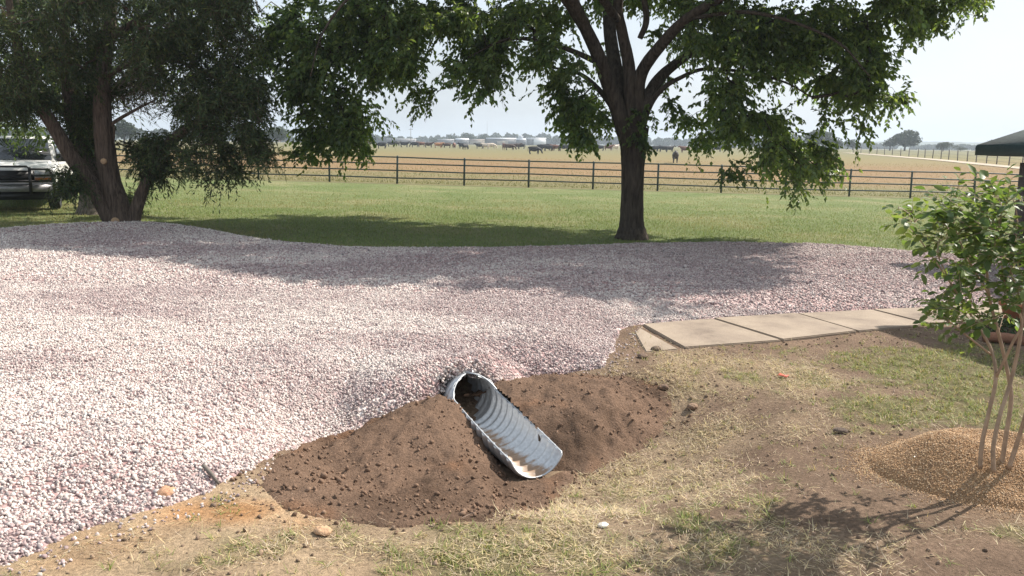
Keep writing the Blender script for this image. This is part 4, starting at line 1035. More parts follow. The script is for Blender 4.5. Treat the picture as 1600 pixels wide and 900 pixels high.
for h in (0.30, 0.62, 0.93, 1.23):
    mb = MB(); mb.tube(fpos + np.array([0, 0, h]) + np.column_stack([0 * fpos[:, 0], R.normal(size=len(fpos)) * .01, R.normal(size=len(fpos)) * .014]) - mid, .035, 6); mb.build('rail', m_pipe, fence, smooth=True)

# wire field fence with posts on the far right
m_wood = simple('weathered_post', (.14, .12, .10), .9)
wf_px = [(1640, 262), (1597, 259.5), (1576, 257.5), (1557, 256), (1541, 254.5), (1525, 253), (1511, 251), (1496, 249.6), (1482, 248), (1470, 247), (1457, 246), (1445, 245), (1434, 244), (1420, 243), (1407, 242), (1394, 241), (1382, 240.2), (1370, 239.4), (1358, 238.7), (1345, 238), (1333, 237.3)]
wp = [hit(a, b + 1.5) for a, b in wf_px]
wmid = wp[8].copy(); wf = empty('wire_fence', wmid); tag(wf, 'wire field fence on dark wooden posts running beside the pale dirt track', 'fence')
for k, q in enumerate(wp):
    mb = MB(); lean = R.normal(size=2) * .03
    mb.tube(np.array([q + (0, 0, -.3), q + (lean[0] * .5, lean[1] * .5, .8), q + (lean[0], lean[1], 1.55)]) - wmid, [.085, .08, .075], 6); mb.build('post', m_wood, wf)
mb = MB()
for h in (.45, .9, 1.4): mb.tube(np.array(wp) + np.array([0, 0, h]) - wmid, .012, 4)
mb.build('wire', m_pipe, wf)

# ------------------------------------------------------------------ cattle
def cow_mesh(graze, seed):
    V, E, Rr = [], [], []
    def vtx(p, r): V.append(p); Rr.append(r); return len(V) - 1
    def chain(a, pts):
        for p, r in pts:
            b = vtx(p, r); E.append((a, b)); a = b
        return a
    rump = vtx((-.72, 0, .98), (.29, .38))
    mid_ = chain(rump, [((-.40, 0, .90), (.35, .43)), ((0, 0, .86), (.40, .46)), ((.38, 0, .88), (.36, .44))])
    sh = chain(mid_, [((.66, 0, .94), (.29, .40))])
    if graze: chain(sh, [((.92, 0, .86), (.16, .20)), ((1.12, 0, .58), (.12, .15)), ((1.22, 0, .34), (.11, .13)), ((1.28, 0, .14), (.075, .085))])
    else: chain(sh, [((.92, 0, 1.18), (.15, .19)), ((1.10, 0, 1.30), (.12, .15)), ((1.30, 0, 1.22), (.11, .12)), ((1.50, 0, 1.10), (.075, .08))])
    for sy in (-.17, .17):
        o_ = .10 if sy > 0 else -.06
        chain(rump, [((-.70, sy, .72), (.18, .15)), ((-.80 + o_ * .4, sy, .42), (.10, .085)), ((-.72 + o_, sy, .20), (.055, .05)), ((-.70 + o_, sy, 0.03), (.06, .055))])
        chain(sh, [((.56, sy, .70), (.15, .13)), ((.58 - o_ * .5, sy, .38), (.09, .08)), ((.57 - o_, sy, .18), (.052, .05)), ((.59 - o_, sy, .03), (.06, .055))])
    chain(rump, [((-.98, 0, 1.16), (.05, .05)), ((-1.04, 0, .85), (.03, .03)), ((-1.03, 0, .5), (.045, .045))])
    h = len(V)
    me = bpy.data.meshes.new('cow_skin'); me.from_pydata(V, E, [])
    ob = bpy.data.objects.new('cow_skin', me); COL.objects.link(ob)
    sk = ob.modifiers.new('skin', 'SKIN'); sk.use_smooth_shade = True
    for i, sv in enumerate(me.skin_vertices[0].data): sv.radius = Rr[i]; sv.use_root = (i == 0)
    ob.modifiers.new('sub', 'SUBSURF').levels = 1
    dg = bpy.context.evaluated_depsgraph_get(); m2 = bpy.data.meshes.new_from_object(ob.evaluated_get(dg))
    bpy.data.objects.remove(ob); m2.materials.clear()
    bmx = bmesh.new(); bmx.from_mesh(m2)
    hx = (1.16, .40) if graze else (1.14, 1.36)      # ears
    for s_ in (-1, 1):
        b0 = [bmx.verts.new(p) for p in ((hx[0] - .08, s_ * .08, hx[1] + .10), (hx[0] - .02, s_ * .09, hx[1] + .04), (hx[0] - .08, s_ * .27, hx[1] + .05), (hx[0] - .10, s_ * .10, hx[1] + .03))]
        for f in ((0, 1, 2), (1, 3, 2), (3, 0, 2)): bmx.faces.new([b0[i] for i in f])
    bmx.to_mesh(m2); bmx.free(); m2.name = 'cow_body'
    return m2
cow_meshes = [cow_mesh(True, 1), cow_mesh(False, 2)]
cow_col = {'black': (.012, .012, .014), 'brown': (.13, .048, .025), 'dark brown': (.055, .028, .018), 'tan': (.36, .17, .08), 'cream': (.62, .52, .42), 'grey': (.045, .042, .041)}
cow_mat = {k: simple('cow_hide_' + k.replace(' ', '_'), c, .7, nscale=3, namt=.25) for k, c in cow_col.items()}
for m_ in cow_meshes: m_.materials.append(cow_mat['black'])
#  px, base py, kind, pose (0 graze 1 stand), heading (0 right, 180 left, else degrees), label
UNQ = 'one of the far black cattle in the line before the sheds'
herd = [
    (596, 232.5, 'black', 0, 184, 'big black cow grazing at the left end of the herd'), (835, 241.3, 'black', 0, 2, 'black cow grazing in front of the white shed, nearer than the herd'),
    (727, 234, 'black', 0, 60, 'black cow with lowered head in front of the pale tin sheds'), (1055, 255, 'grey', 1, 265, 'dark grey cow facing the camera just right of the elm trunk, nearest of the herd'),
    (721, 232.5, 'black', 1, 130, 'black cow standing half behind a grazing black cow'),
    (577, 226, 'brown', 1, 20, 'small brown cow apart at the far left of the herd'), (612, 229.5, 'black', 1, 10, UNQ), (632, 230.5, 'black', 1, 5, UNQ), (648, 230.5, 'black', 0, 170, UNQ),
    (620, 228.5, 'grey', 1, 30, 'grey cow behind the big black cow at the herd left end'), (658, 230, 'brown', 1, 200, 'brown cow between black cattle left of the tan cow'), (670, 231, 'dark brown', 1, 8, 'dark brown cow standing left of the tan cow'),
    (685, 231.5, 'tan', 1, 15, 'tan orange cow standing among dark cattle'), (698, 231.5, 'dark brown', 0, 190, 'dark brown cow grazing right of the tan cow'), (709.5, 231.5, 'brown', 0, 90, 'small reddish calf seen end on left of the near black pair'),
    (749, 232.6, 'grey', 1, 176, 'grey cow beside the cream pair'), (758.5, 232.8, 'cream', 1, 150, 'left cow of the cream coloured pair'), (768, 232.6, 'cream', 0, 10, 'right cow of the cream coloured pair'),
    (788, 234.5, 'brown', 1, 100, 'reddish brown cow standing left of a dark brown grazing cow'), (797, 235, 'dark brown', 0, 15, 'dark brown cow grazing beside a reddish brown cow'), (807, 233, 'dark brown', 1, 5, 'dark brown cow in the far line before the long shed'), (814, 233, 'black', 1, 185, UNQ),
    (847, 236, 'black', 1, 4, UNQ), (856, 236.5, 'black', 0, 175, UNQ), (862, 235.5, 'black', 1, 40, UNQ), (868, 236, 'brown', 1, 190, 'brown cow behind black cattle right of the white shed'), (881, 236.5, 'black', 1, 0, UNQ), (893, 236, 'black', 0, 10, UNQ), (908, 236.5, 'black', 1, 180, UNQ), (920, 236.5, 'black', 1, 15, UNQ), (937, 236, 'black', 0, 170, UNQ),
    (951, 235.5, 'brown', 1, 10, 'red brown cow just left of the elm trunk'), (961, 235, 'cream', 1, 30, 'pale cow just left of the elm trunk'),
    (1023, 237.5, 'black', 1, 5, UNQ), (1036, 238, 'black', 0, 180, UNQ), (1046, 238, 'black', 1, 20, UNQ), (1070, 239, 'brown', 1, 180, 'brown cow behind the near grey cow'), (1088, 238.5, 'black', 1, 178, UNQ), (1101, 238, 'black', 0, 5, UNQ), (1121, 237.5, 'black', 1, 0, 'black cow at the right end of the herd'),
    (437, 222.5, 'brown', 1, 20, 'tiny reddish cow far off seen between cedar and elm foliage'), (448, 222.5, 'dark brown', 1, 10, 'tiny dark cow far off seen between cedar and elm foliage')]
for px, py, kind, pose, hd, lab in herd:
    q = hit(px, py)
    o = bpy.data.objects.new('cow', cow_meshes[pose]); COL.objects.link(o)
    o.location = q; o.rotation_euler = (0, 0, D2R(hd + R.uniform(-6, 6))); k_ = R.uniform(.98, 1.08); o.scale = (k_, k_ * R.uniform(.95, 1.1), k_)
    o.material_slots[0].link = 'OBJECT'; o.material_slots[0].material = cow_mat[kind]
    tag(o, lab, 'cow', 'cattle grazing in the pasture')

# ------------------------------------------------------------------ far sheds
def at_far(px, py_base):
    return hit(px, py_base)
m_white = simple('white_tin', (.74, .76, .78), .45, 0, 4, .08); m_greywall = simple('grey_tin', (.17, .17, .18), .6, 0, 3, .12); m_tanwall = simple('tan_wall', (.46, .40, .33), .8, 0, 3, .1); m_darkgap = simple('shed_dark', (.10, .095, .09), .9)
def shed(name, label, px0, px1, Y, wall_h, roof_h, depth, roofm, wallm, door=None):
    a, b_ = at_y(px0, 228, Y), at_y(px1, 228, Y); cx_ = (a[0] + b_[0]) / 2; w = b_[0] - a[0]; z0 = gz(cx_, Y) - .3
    root = empty(name, (cx_, Y, z0)); tag(root, label, 'shed', 'farm sheds beyond the pasture')
    mb = MB(); mb.box((-w / 2, 0, 0), (w / 2, depth, wall_h)); mb.build('wall', wallm, root)
    mb = MB(); ov = .4
    V_ = [(-w / 2 - ov, -ov, wall_h + .02), (w / 2 + ov, -ov, wall_h + .02), (w / 2 + ov, depth + ov, wall_h + .02), (-w / 2 - ov, depth + ov, wall_h + .02), (-w / 2 - ov, depth / 2, wall_h + roof_h), (w / 2 + ov, depth / 2, wall_h + roof_h)]
    mb.add(V_, [(0, 4, 3), (1, 2, 5)], [(0, 1, 5, 4), (2, 3, 4, 5), (0, 3, 2, 1)]); mb.build('roof', roofm, root)
    if door:
        for (u0, u1, h, mt) in door:
            mb = MB(); mb.box((-w / 2 + u0 * w, -.06, 0), (-w / 2 + u1 * w, -.003, h)); mb.build('door', mt, root)
    return root
shed('long_shed', 'long low open shed with white roof behind the herd', 760, 806, 600, 4.4, .75, 14, m_white, m_greywall, [(.36, .74, 3.0, m_tanwall)])
ws = shed('white_shed', 'white walled shed with grey front behind the near black cow', 822, 853, 600, 4.9, .6, 16, m_white, m_white, [(.02, .38, 4.4, m_greywall)])
b2 = shed('cupola_barn', 'white roofed barn with a small cupola between two sheds', 803, 826, 622, 4.0, 1.1, 12, m_white, m_greywall)
mb = MB(); mb.box((-1.4, 5, 4.9), (1.4, 8, 6.3)); mb.add([(-1.9, 4.6, 6.3), (1.9, 4.6, 6.3), (1.9, 8.4, 6.3), (-1.9, 8.4, 6.3), (0, 6.5, 7.2)], [(0, 1, 4), (1, 2, 4), (2, 3, 4), (3, 0, 4)], [(0, 3, 2, 1)]); mb.build('cupola', m_white, b2)
shed('tin_shed', 'small shed with bright white gable roof near the middle black cow', 712, 731, 600, 3.4, 1.3, 10, m_white, m_greywall)
shed('tan_house', 'low tan house with brown roof beside the bright gabled shed', 734, 756, 615, 3.4, .7, 10, simple('brown_roof', (.34, .28, .24), .8), m_tanwall)
shed('grey_shed', 'grey roofed shed left of the bright gabled shed', 684, 708, 630, 3.4, .6, 10, simple('grey_roof', (.46, .46, .46), .7), m_greywall)
shed('flat_shed', 'pale flat roofed shed near the left end of the herd', 604, 648, 630, 3.4, .5, 10, simple('pale_roof', (.56, .56, .55), .7), m_greywall)
# thin mast above the sheds
q = hit(761, 232); mb = MB(); mb.tube([(0, 0, -.3), (0, 0, 6), (0, 0, 12)], [.07, .06, .04], 5); o = mb.build('radio_mast', m_greywall); q = at_y(761, 228, 450); o.location = (q[0], 450, gz(q[0], 450)); tag(o, 'thin pale mast rising between the cream cows and the long shed', 'mast')
q = hit(642, 229); mb = MB(); mb.tube([(0, 0, -.3), (0, 0, 4), (0, 0, 7.5)], [.12, .1, .07], 5); mb.box((-.9, -.06, 6.7), (.9, .06, 6.85)); o = mb.build('power_pole', m_wood); o.location = (at_y(642, 229, 380)[0], 380, 1.0); tag(o, 'lone power pole above the trees left of the sheds', 'pole')

# ------------------------------------------------------------------ far trees
m_farleaf = leafmat('far_foliage', .7, .15, 1.3, .2)
FAR_PAL = np.array([(.040, .060, .024), (.050, .072, .028), (.034, .052, .024), (.062, .080, .032)])
def far_crown(c, rx, ry, rz, n, s):
    """leaf clumps on lobes of a round crown"""
    nl = max(5, int(6 + R.integers(0, 4)))
    lob = R.normal(size=(nl, 3)); lob = unit(lob) * R.uniform(.25, .62, (nl, 1)); lob[:, 2] *= .8
    rad = R.uniform(.36, .58, nl); k = R.integers(0, nl, n)
    d = unit(R.normal(size=(n, 3))); p = lob[k] + d * (rad[k] * R.uniform(.7, 1.08, n))[:, None]
    p[:, 2] = np.maximum(p[:, 2], -.75 + .1 * R.random(n))
    P = np.asarray(c) + p * np.array([rx, ry, rz])
    nm = unit(d + R.normal(size=(n, 3)) * .5); t = unit(np.cross(nm, R.normal(size=(n, 3))))
    L_ = s * R.uniform(.6, 1.4, n)
    col = FAR_PAL[R.integers(0, 4, n)] * R.uniform(.75, 1.25, (n, 1)) * R.uniform(.85, 1.15, nl)[k][:, None]
    return leaf_quads(P - t * L_[:, None] * .5, t, nm, L_, L_ * .9, col)
def far_tree(label, px, w_px, top, base, Y, n=1500, name='oak_tree', s=None, two=0.0):
    b_ = at_y(px, base, Y); z0 = gz(b_[0], Y); tp = at_y(px, top, Y)[2]; rx = w_px / 2 * Y / FPX; h = tp - z0
    root = empty(name, (b_[0], Y, z0)); tag(root, label, 'tree', 'trees standing out beyond the far field')
    mb = MB(); mb.tube([(0, 0, -.3), (.1, 0, h * .25), (0, .1, h * .6)], [h * .05, h * .035, h * .02], 7)
    for k in range(4):
        a = k * 1.57 + R.uniform(0, 1); mb.tube([(0, 0, h * .25), (math.cos(a) * rx * .3, math.sin(a) * rx * .3, h * .45), (math.cos(a) * rx * .6, math.sin(a) * rx * .6, h * .62)], [h * .022, h * .016, h * .008], 5)
    mb.build('trunk', m_elmbark, root)
    v, f, c = far_crown((0, 0, h * .54), rx * 1.02, rx * .9, h * .50, n, s or h * .09)
    link('crown', mesh_np('crown', v, f, c), m_farleaf, root)
far_tree('large round oak standing alone between two gaps on the right skyline', 1413, 56, 202, 237, 300, 2600)
far_tree('small bushy tree at the left foot of the large round oak', 1390, 24, 213, 237, 310, 900, 'bushy_tree')
far_tree('broad oak behind the drooping elm branches', 1284, 62, 202, 236, 300, 2400)
far_tree('lower oak on the right flank of the broad oak', 1306, 30, 213, 236, 305, 1000)
far_tree('small round tree right of the broad oak', 1332, 27, 216, 234, 330, 900)
far_tree('low wide tree right of the large round oak', 1473, 36, 220, 238, 290, 1200)
far_tree('low bush spreading right of the low wide tree', 1500, 34, 227, 239, 310, 700, 'bushy_tree')
far_tree('dark tree just above the porch roof edge', 1548, 40, 218, 238, 330, 1000)
far_tree('tall dark tree behind the herd right of the elm trunk', 1122, 50, 196, 234, 330, 1800)
far_tree('tree rising over the middle sheds', 733, 26, 206.5, 230, 640, 900)
far_tree('rounded tree left of the tree over the middle sheds', 708, 20, 210, 230, 640, 800)
far_tree('pale bushy tree left of the white sheds', 757, 26, 210.5, 230, 640, 800, 'bushy_tree')
far_tree('round tree over the grey shed', 680, 30, 213.5, 229, 640, 800, 'bushy_tree')
far_tree('green tree seen between the cedar stems', 194, 34, 187, 222, 210, 1400)
far_tree('pale green tree between cedar and elm foliage', 432, 40, 196, 221, 260, 1300)
# the long far wood, one mass
FV, FF, FC, off = [], [], [], 0
def wood(px0, px1, top, base, Y, n, s, jit=3.0):
    global off
    for k in range(n):
        px = px0 + (px1 - px0) * (k + R.uniform(-.4, .4)) / max(1, n - 1); Yk = Y * R.uniform(.96, 1.06)
        q = at_y(px, base, Yk); z0 = gz(q[0], Yk) - .5; h = max(2.5, at_y(px, top - 1.5 + R.uniform(-jit, jit), Yk)[2] - z0); w = (px1 - px0) / n * Yk / FPX * R.uniform(.8, 1.3)
        v, f, c = far_crown((q[0], Yk, z0 + h * .5), w, w * .7, h * .55, 260, s); FV.append(v); FF.append(f + off); FC.append(c); off += len(v)
wood(-60, 440, 200, 222, 520, 34, 2.0); wood(430, 600, 211, 226, 700, 16, 2.2); wood(560, 720, 214, 228, 900, 24, 2.4, 1.2); wood(700, 790, 211, 228, 860, 13, 2.6, 1.2); wood(770, 865, 210, 228, 860, 14, 2.6, 1.2); wood(855, 985, 214, 230, 800, 18, 2.4, 1.5); wood(1000, 1130, 217, 231, 800, 18, 2.4, 1.5); wood(1120, 1260, 212, 233, 560, 15, 2.0, 2)
wood(1300, 1400, 225, 235, 800, 14, 2.2, 1.0); wood(1430, 1640, 227, 237, 760, 24, 2.2, 1.2)
tag(link('far_wood', mesh_np('far_wood', np.concatenate(FV), np.concatenate(FF), np.concatenate(FC)), m_farleaf), 'long far-off belt of trees closing the pasture', 'wood', kind='stuff')
# low wooded hills on the horizon
xs_ = np.linspace(-1500, 2600, 260); ys_ = np.linspace(1500, 2300, 26); X, Y_ = np.meshgrid(xs_, ys_)
ridge = sst(1500, 1750, Y_) * (1 - .5 * sst(1900, 2300, Y_))
Z = -2 + ridge * (6 + 8 * fbm(X / 420, Y_ / 900, 401, 3) + 6 * sst(300, 1100, X) + 3.5 * fbm(X / 26, Y_ / 40, 402, 2))
m_hill = simple('wooded_hill', (.045, .065, .03), .95, nscale=.02, namt=.35)
i = np.arange(25)[:, None] * 260; j = np.arange(259)[None]; q_ = np.stack([i + j, i + j + 1, i + 261 + j, i + 260 + j], -1).reshape(-1, 4)
tag(link('hills', mesh_np('hills', np.stack([X.ravel(), Y_.ravel(), Z.ravel()], 1), q_), m_hill, smooth=True), kind='structure')

# ------------------------------------------------------------------ house corner on the right
m_shingle = simple('teal_shingle', (.060, .098, .100), .85, 0, 14, .3, .5, 30); m_fascia = simple('teal_fascia', (.040, .070, .074), .6); m_soffit = simple('soffit_board', (.20, .165, .135), .8); m_postw = simple('porch_post_paint', (.095, .080, .070), .8, nscale=8, namt=.25); m_wallb = simple('house_brick', (.25, .14, .10), .9, nscale=6)
hx, hy = 8.35, 15.55; hz = gz(hx, hy); house = empty('house', (9.4, 14.9, gz(9.4, 14.9))); HO = np.array([9.4, 14.9, gz(9.4, 14.9)])
tag(house, 'dark teal roofed house with a post holding up its low porch at the right edge', 'house')
E0 = np.array([8.30, 15.45, 1.99]); ed = np.array([.62, -3.2, 0]); ed /= np.linalg.norm(ed); gd = np.array([-ed[1], ed[0], 0]); gd = np.array([abs(ed[1]), ed[0], 0]); gd /= np.linalg.norm(gd)
def roofpt(u, v, w=0): return E0 + ed * u + gd * v + np.array([0, 0, .30 * v + w])
U, Vv = 4.6, 3.6
mb = MB(); a = [roofpt(0, 0), roofpt(U, 0), roofpt(U, Vv), roofpt(0, Vv)]; tk = .10
pts = [p - HO for p in a] + [p + np.array([0, 0, tk]) - HO for p in a]
mb.add(pts, None, [(3, 2, 1, 0), (4, 5, 6, 7), (0, 1, 5, 4), (1, 2, 6, 5), (2, 3, 7, 6), (3, 0, 4, 7)]); mb.build('porch_roof', m_shingle, house)
mb = MB()
def plank(p, q, w, h):   # a board from p to q, h tall, w thick
    p, q = np.asarray(p), np.asarray(q); d = q - p; d = d / np.linalg.norm(d); s_ = np.cross(d, (0, 0, 1)); s_ /= np.linalg.norm(s_); u_ = np.cross(s_, d)
    return [p + s_ * i * w + u_ * k * h for i, k in ((-.5, -.5), (.5, -.5), (.5, .5), (-.5, .5))] + [q + s_ * i * w + u_ * k * h for i, k in ((-.5, -.5), (.5, -.5), (.5, .5), (-.5, .5))]
BOXF = [(0, 3, 2, 1), (4, 5, 6, 7), (0, 1, 5, 4), (1, 2, 6, 5), (2, 3, 7, 6), (3, 0, 4, 7)]
mb.add(np.array(plank(roofpt(-.02, -.02, .0), roofpt(U, -.02, .0), .03, .17)) - HO, None, BOXF)
mb.add(np.array(plank(roofpt(-.02, .02, .0), roofpt(-.02, Vv, .0), .03, .18)) - HO, None, BOXF); mb.build('fascia', m_fascia, house)
mb = MB(); c0 = E0 + ed * .03 + gd * .18 + np.array([0, 0, -.10]); M_ = [c0, c0 + ed * U, c0 + ed * U + gd * 3.3, c0 + gd * 3.3]
mb.add([p - HO for p in M_] + [p + np.array([0, 0, .03]) - HO for p in M_], None, BOXF); mb.build('soffit', m_soffit, house)
pb = at_z(1583, 430, gz(8.9, 14.8)); pb = np.array([8.78, 14.75, gz(8.78, 14.75)])
mb = MB(); mb.box((-.075, -.075, -.1), (.075, .075, 1.92), Matrix.Translation(Vector(pb - HO)) @ Matrix.Rotation(-.2, 4, 'Z')); mb.box((-.11, -.11, 0), (.11, .11, .14), Matrix.Translation(Vector(pb - HO)) @ Matrix.Rotation(-.2, 4, 'Z')); mb.build('post', m_postw, house)
# main roof corner, just outside the view, that shades the walk
mb = MB(); MR = np.array([(7.15, 11.35, 2.95), (8.35, 6.1, 2.95), (14.5, 6.9, 2.95), (13.3, 12.6, 2.95)]); top_ = np.array([(9.9, 10.9, 4.3), (10.9, 7.6, 4.3)])
V_ = np.concatenate([MR, MR + (0, 0, .16), top_]) - HO
mb.add(V_, [(4, 5, 9), (4, 9, 8), (6, 7, 8), (6, 8, 9), (5, 6, 9), (7, 4, 8)], [(3, 2, 1, 0), (0, 1, 5, 4), (1, 2, 6, 5), (2, 3, 7, 6), (3, 0, 4, 7)]); mb.build('main_roof', m_shingle, house)
mb = MB(); mb.box((9.6, 6.9, -.4), (13.0, 11.6, 2.94)); o = mb.build('wall', m_wallb, house); o.data.transform(Matrix.Translation(Vector(-HO)))

# flower bed edging by the house
m_edge = simple('edging_timber', (.20, .095, .055), .9, nscale=10, namt=.3, bump=.5); m_pot = simple('terracotta', (.33, .13, .07), .85, nscale=12, namt=.2); m_herb = leafmat('bed_leaf', .5, .25, 1.4, .3)
e0, e1 = hit(1535, 531), hit(1680, 541); e0 = at_z(1537, 527, gz(*e0[:2]) + .06); e1 = at_z(1680, 538, gz(*e1[:2]) + .06)
mb = MB(); sp_ = np.array([e0 + (e1 - e0) * t + np.array([0, 0, .012 * math.sin(t * 9)]) for t in np.linspace(0, 1, 9)]); mb.tube(sp_ - e0, .058, 8); o = mb.build('edging_log', m_edge, smooth=True); o.location = e0; tag(o, 'rust brown timber edging of the shaded flower bed', 'edging')
pq = at_z(1590, 512, gz(5.6, 9.6)); pq[2] = gz(pq[0], pq[1]); pot = empty('flower_pot', pq); tag(pot, 'terracotta coloured pot standing in the shaded flower bed', 'pot')
mb = MB(); mb.tube([(0, 0, 0), (0, 0, .02), (0, 0, .26), (0, 0, .262), (0, 0, .32), (0, 0, .322), (0, 0, .25)], [.13, .14, .20, .225, .23, .19, .18], 20); mb.build('pot_body', m_pot, pot, smooth=False)
for k, (px, py, lab) in enumerate(((1545, 517, 'small dark leafy plant left of the terracotta pot'), (1575, 524, 'small dark leafy plant in front of the terracotta pot'))):
    q = hit(px, py); n = 260; d = unit(R.normal(size=(n, 3)) + np.array([0, 0, .6])); P_ = d * R.uniform(.03, .16, (n, 1)) * np.array([1.2, 1.2, .9]) + np.array([0, 0, .07])
    v, f, c = leaf_quads(P_, unit(d + R.normal(size=(n, 3)) * .4), unit(R.normal(size=(n, 3)) * .5 + np.array([0, 0, 1.])), R.uniform(.03, .06, n), R.uniform(.018, .03, n), np.array([.05, .085, .035])[None] * R.uniform(.7, 1.4, (n, 1)))
    pr = empty('bed_plant', q); tag(pr, lab, 'plant', 'small plants in the flower bed'); link('foliage', mesh_np('foliage', v, f, c), m_herb, pr)
    mb = MB()
    for a in range(5): mb.tube([(0, 0, -.02), (math.cos(a * 1.3) * .04, math.sin(a * 1.3) * .04, .08), (math.cos(a * 1.3) * .09, math.sin(a * 1.3) * .09, .15)], [.006, .005, .003], 5)
    mb.build('stem', m_wood, pr)

# ------------------------------------------------------------------ gravel mulch mound and crape myrtle
def mulch_h(x, y):
    dx, dy = x - MULCH_C[0], y - MULCH_C[1]; r = np.hypot(dx / .92, dy / 0.70)
    h = 0.23 * (1 - sst(0.25, 1.0, r)) + 0.05 * np.exp(-((dx + .45) ** 2 + (dy + .05) ** 2) / .06) - 0.05 * np.exp(-((dx - .05) ** 2 + (dy + .02) ** 2) / .05)
    return h + .02 * (fbm(x * 4, y * 4, 501, 3) - .5) - .09 * sst(.80, 1.02, r)
n = 60000; a = R.uniform(0, 6.283, n); rr = np.sqrt(R.random(n)) * 1.12; x = MULCH_C[0] + rr * np.cos(a); y = MULCH_C[1] + rr * np.sin(a) * .72
edge_ok = rr < 0.88 + .14 * (fbm(x * 5, y * 5, 503, 3) - .5) * 2 + .22 * R.random(n) ** 5; x, y, rr = x[edge_ok], y[edge_ok], rr[edge_ok]
size = R.uniform(.005, .0125, len(x)); mp_ = np.array([(.50, .32, .18), (.54, .37, .22), (.42, .26, .14), (.56, .42, .28), (.29, .185, .115)])
v, f, c = stones(np.stack([x, y, np.maximum(ground_z(x, y) + mulch_h(x, y), ground_z(x, y)) + size * .2], 1), size, mp_[R.integers(0, 5, len(x))] * R.uniform(.8, 1.1, (len(x), 1)), 'oct', jag=.35)
xs_ = np.arange(MULCH_C[0] - 1.2, MULCH_C[0] + 1.2, .03); ys_ = np.arange(MULCH_C[1] - .95, MULCH_C[1] + .95, .03)
Vm, Qm = sheet(xs_, ys_, lambda X, Y: ground_z(X, Y) + mulch_h(X, Y))
tm = np.tile(np.array([.36, .225, .125]), (len(Vm), 1))
rr_ = np.hypot(Vm[:, 0] - MULCH_C[0], (Vm[:, 1] - MULCH_C[1]) / .72); keep = (rr_ < .93)[Qm].all(1)
Vm, Qm, u_ = compact(Vm, Qm, keep); tm = tm[u_]
m_mulch = tinted('tan_pea_gravel', .9, 90, .25, .8, 120, .02, .15)
mc = np.array([MULCH_C[0], MULCH_C[1], 0.0])
o = link('gravel_mound', mesh_np('gravel_mound', Vm - mc, Qm, tm), m_mulch, smooth=True); o.location = mc; tag(o, 'low mound of tan pea gravel round the foot of the crape myrtle', 'gravel mound')
o = link('pea_gravel', mesh_np('pea_gravel', v, f, c), tinted('pea_stone', .85, 80, .15)); tag(o, 'loose tan pea gravel on the mound under the shrub', 'gravel', kind='stuff')

BB = at_z(1560, 728, MULCH_C[2] + .19); BYY = BB[1]
def by(px, py, dy=0.0): return at_y(px, py, BYY + dy)
m_myrt = simple('smooth_tan_bark', (.33, .235, .16), .75, nscale=14, namt=.25, bump=.2, bscale=40)
m_myrtleaf = leafmat('myrtle_leaf', .45, .40, 1.7, .32)
b_root = empty('crape_myrtle', BB); tag(b_root, 'young crape myrtle with bare tan stems and glossy leaves on the gravel mound', 'shrub')
stems = [([by(1531, 732), by(1535, 690), by(1546, 640), by(1556, 590), by(1548, 545, .05), by(1522, 500, .1), by(1490, 450, .15), by(1465, 400, .2)], [.017, .015, .014, .013, .011, .009, .007, .004]),
         ([by(1553, 738, -.05), by(1552, 700, -.05), by(1562, 650, -.05), by(1578, 600), by(1592, 540, 0), by(1600, 480, 0), by(1612, 400, .05), by(1625, 330, .05)], [.016, .015, .014, .0135, .012, .010, .008, .004]),
         ([by(1565, 728, .05), by(1572, 680, .06), by(1580, 620, .08), by(1572, 570, .1), by(1560, 520, .1), by(1545, 460, .1), by(1540, 400, .1), by(1525, 330, .1)], [.018, .016, .015, .013, .012, .010, .007, .004]),
         ([by(1576, 732, 0), by(1590, 690, 0), by(1605, 640, -.05), by(1620, 580, -.1), by(1640, 500, -.1), by(1665, 400, -.1)], [.017, .015, .014, .012, .010, .005]),
         ([by(1556, 590), by(1580, 540, -.1), by(1596, 500, -.15), by(1570, 440, -.2), by(1560, 360, -.2)], [.010, .009, .008, .006, .003]),
         ([by(1550, 555, .05), by(1505, 520, -.1), by(1480, 500, -.15), by(1455, 488, -.2)], [.008, .006, .005, .002]),
         ([by(1500, 465, .15), by(1470, 420, .1), by(1430, 365, .1), by(1405, 335, .1)], [.007, .005, .004, .002]),
         ([by(1545, 460, .1), by(1510, 400, 0), by(1490, 350, 0)], [.007, .005, .003]), ([by(1600, 480), by(1580, 420, .1), by(1590, 350, .1), by(1580, 300, .1)], [.008, .006, .004, .002])]
mb = MB(); LP = []
for pts, rad in stems:
    p = smoothpath(pts, 6); mb.tube(p - BB, .85 * np.interp(np.linspace(0, 1, len(p)), np.linspace(0, 1, len(rad)), rad), 8); LP.append(p)
LP = np.concatenate(LP)
BE = [(1480, 350, 60, 40, 26), (1420, 335, 34, 26, 9), (1520, 330, 60, 40, 26), (1570, 340, 60, 50, 30), (1640, 360, 60, 70, 30), (1490, 400, 50, 30, 14), (1540, 400, 60, 40, 24), (1500, 450, 50, 34, 18), (1560, 450, 50, 34, 14), (1590, 400, 40, 40, 14), (1475, 432, 26, 18, 4), (1470, 488, 24, 14, 5), (1495, 490, 16, 12, 3), (1560, 475, 30, 16, 5), (1560, 300, 24, 12, 3), (1500, 300, 30, 12, 3), (1540, 490, 20, 14, 3), (1620, 450, 50, 50, 14), (1660, 330, 40, 30, 7)]
bc = ellipses_to_clusters([(e[0] + 4, e[1] + 12, e[2], e[3] * .95, max(2, int(e[4] * .42)), (-.42, .42)) for e in BE], BYY, 8)
br = branch_to(bc, LP); bv, bf = [], []; off = thin_twigs(bv, bf, br - BB, np.clip(branch_to.rad * .35, .0018, .006), 0)
ntw, nlf = 3, 7; n = len(bc)
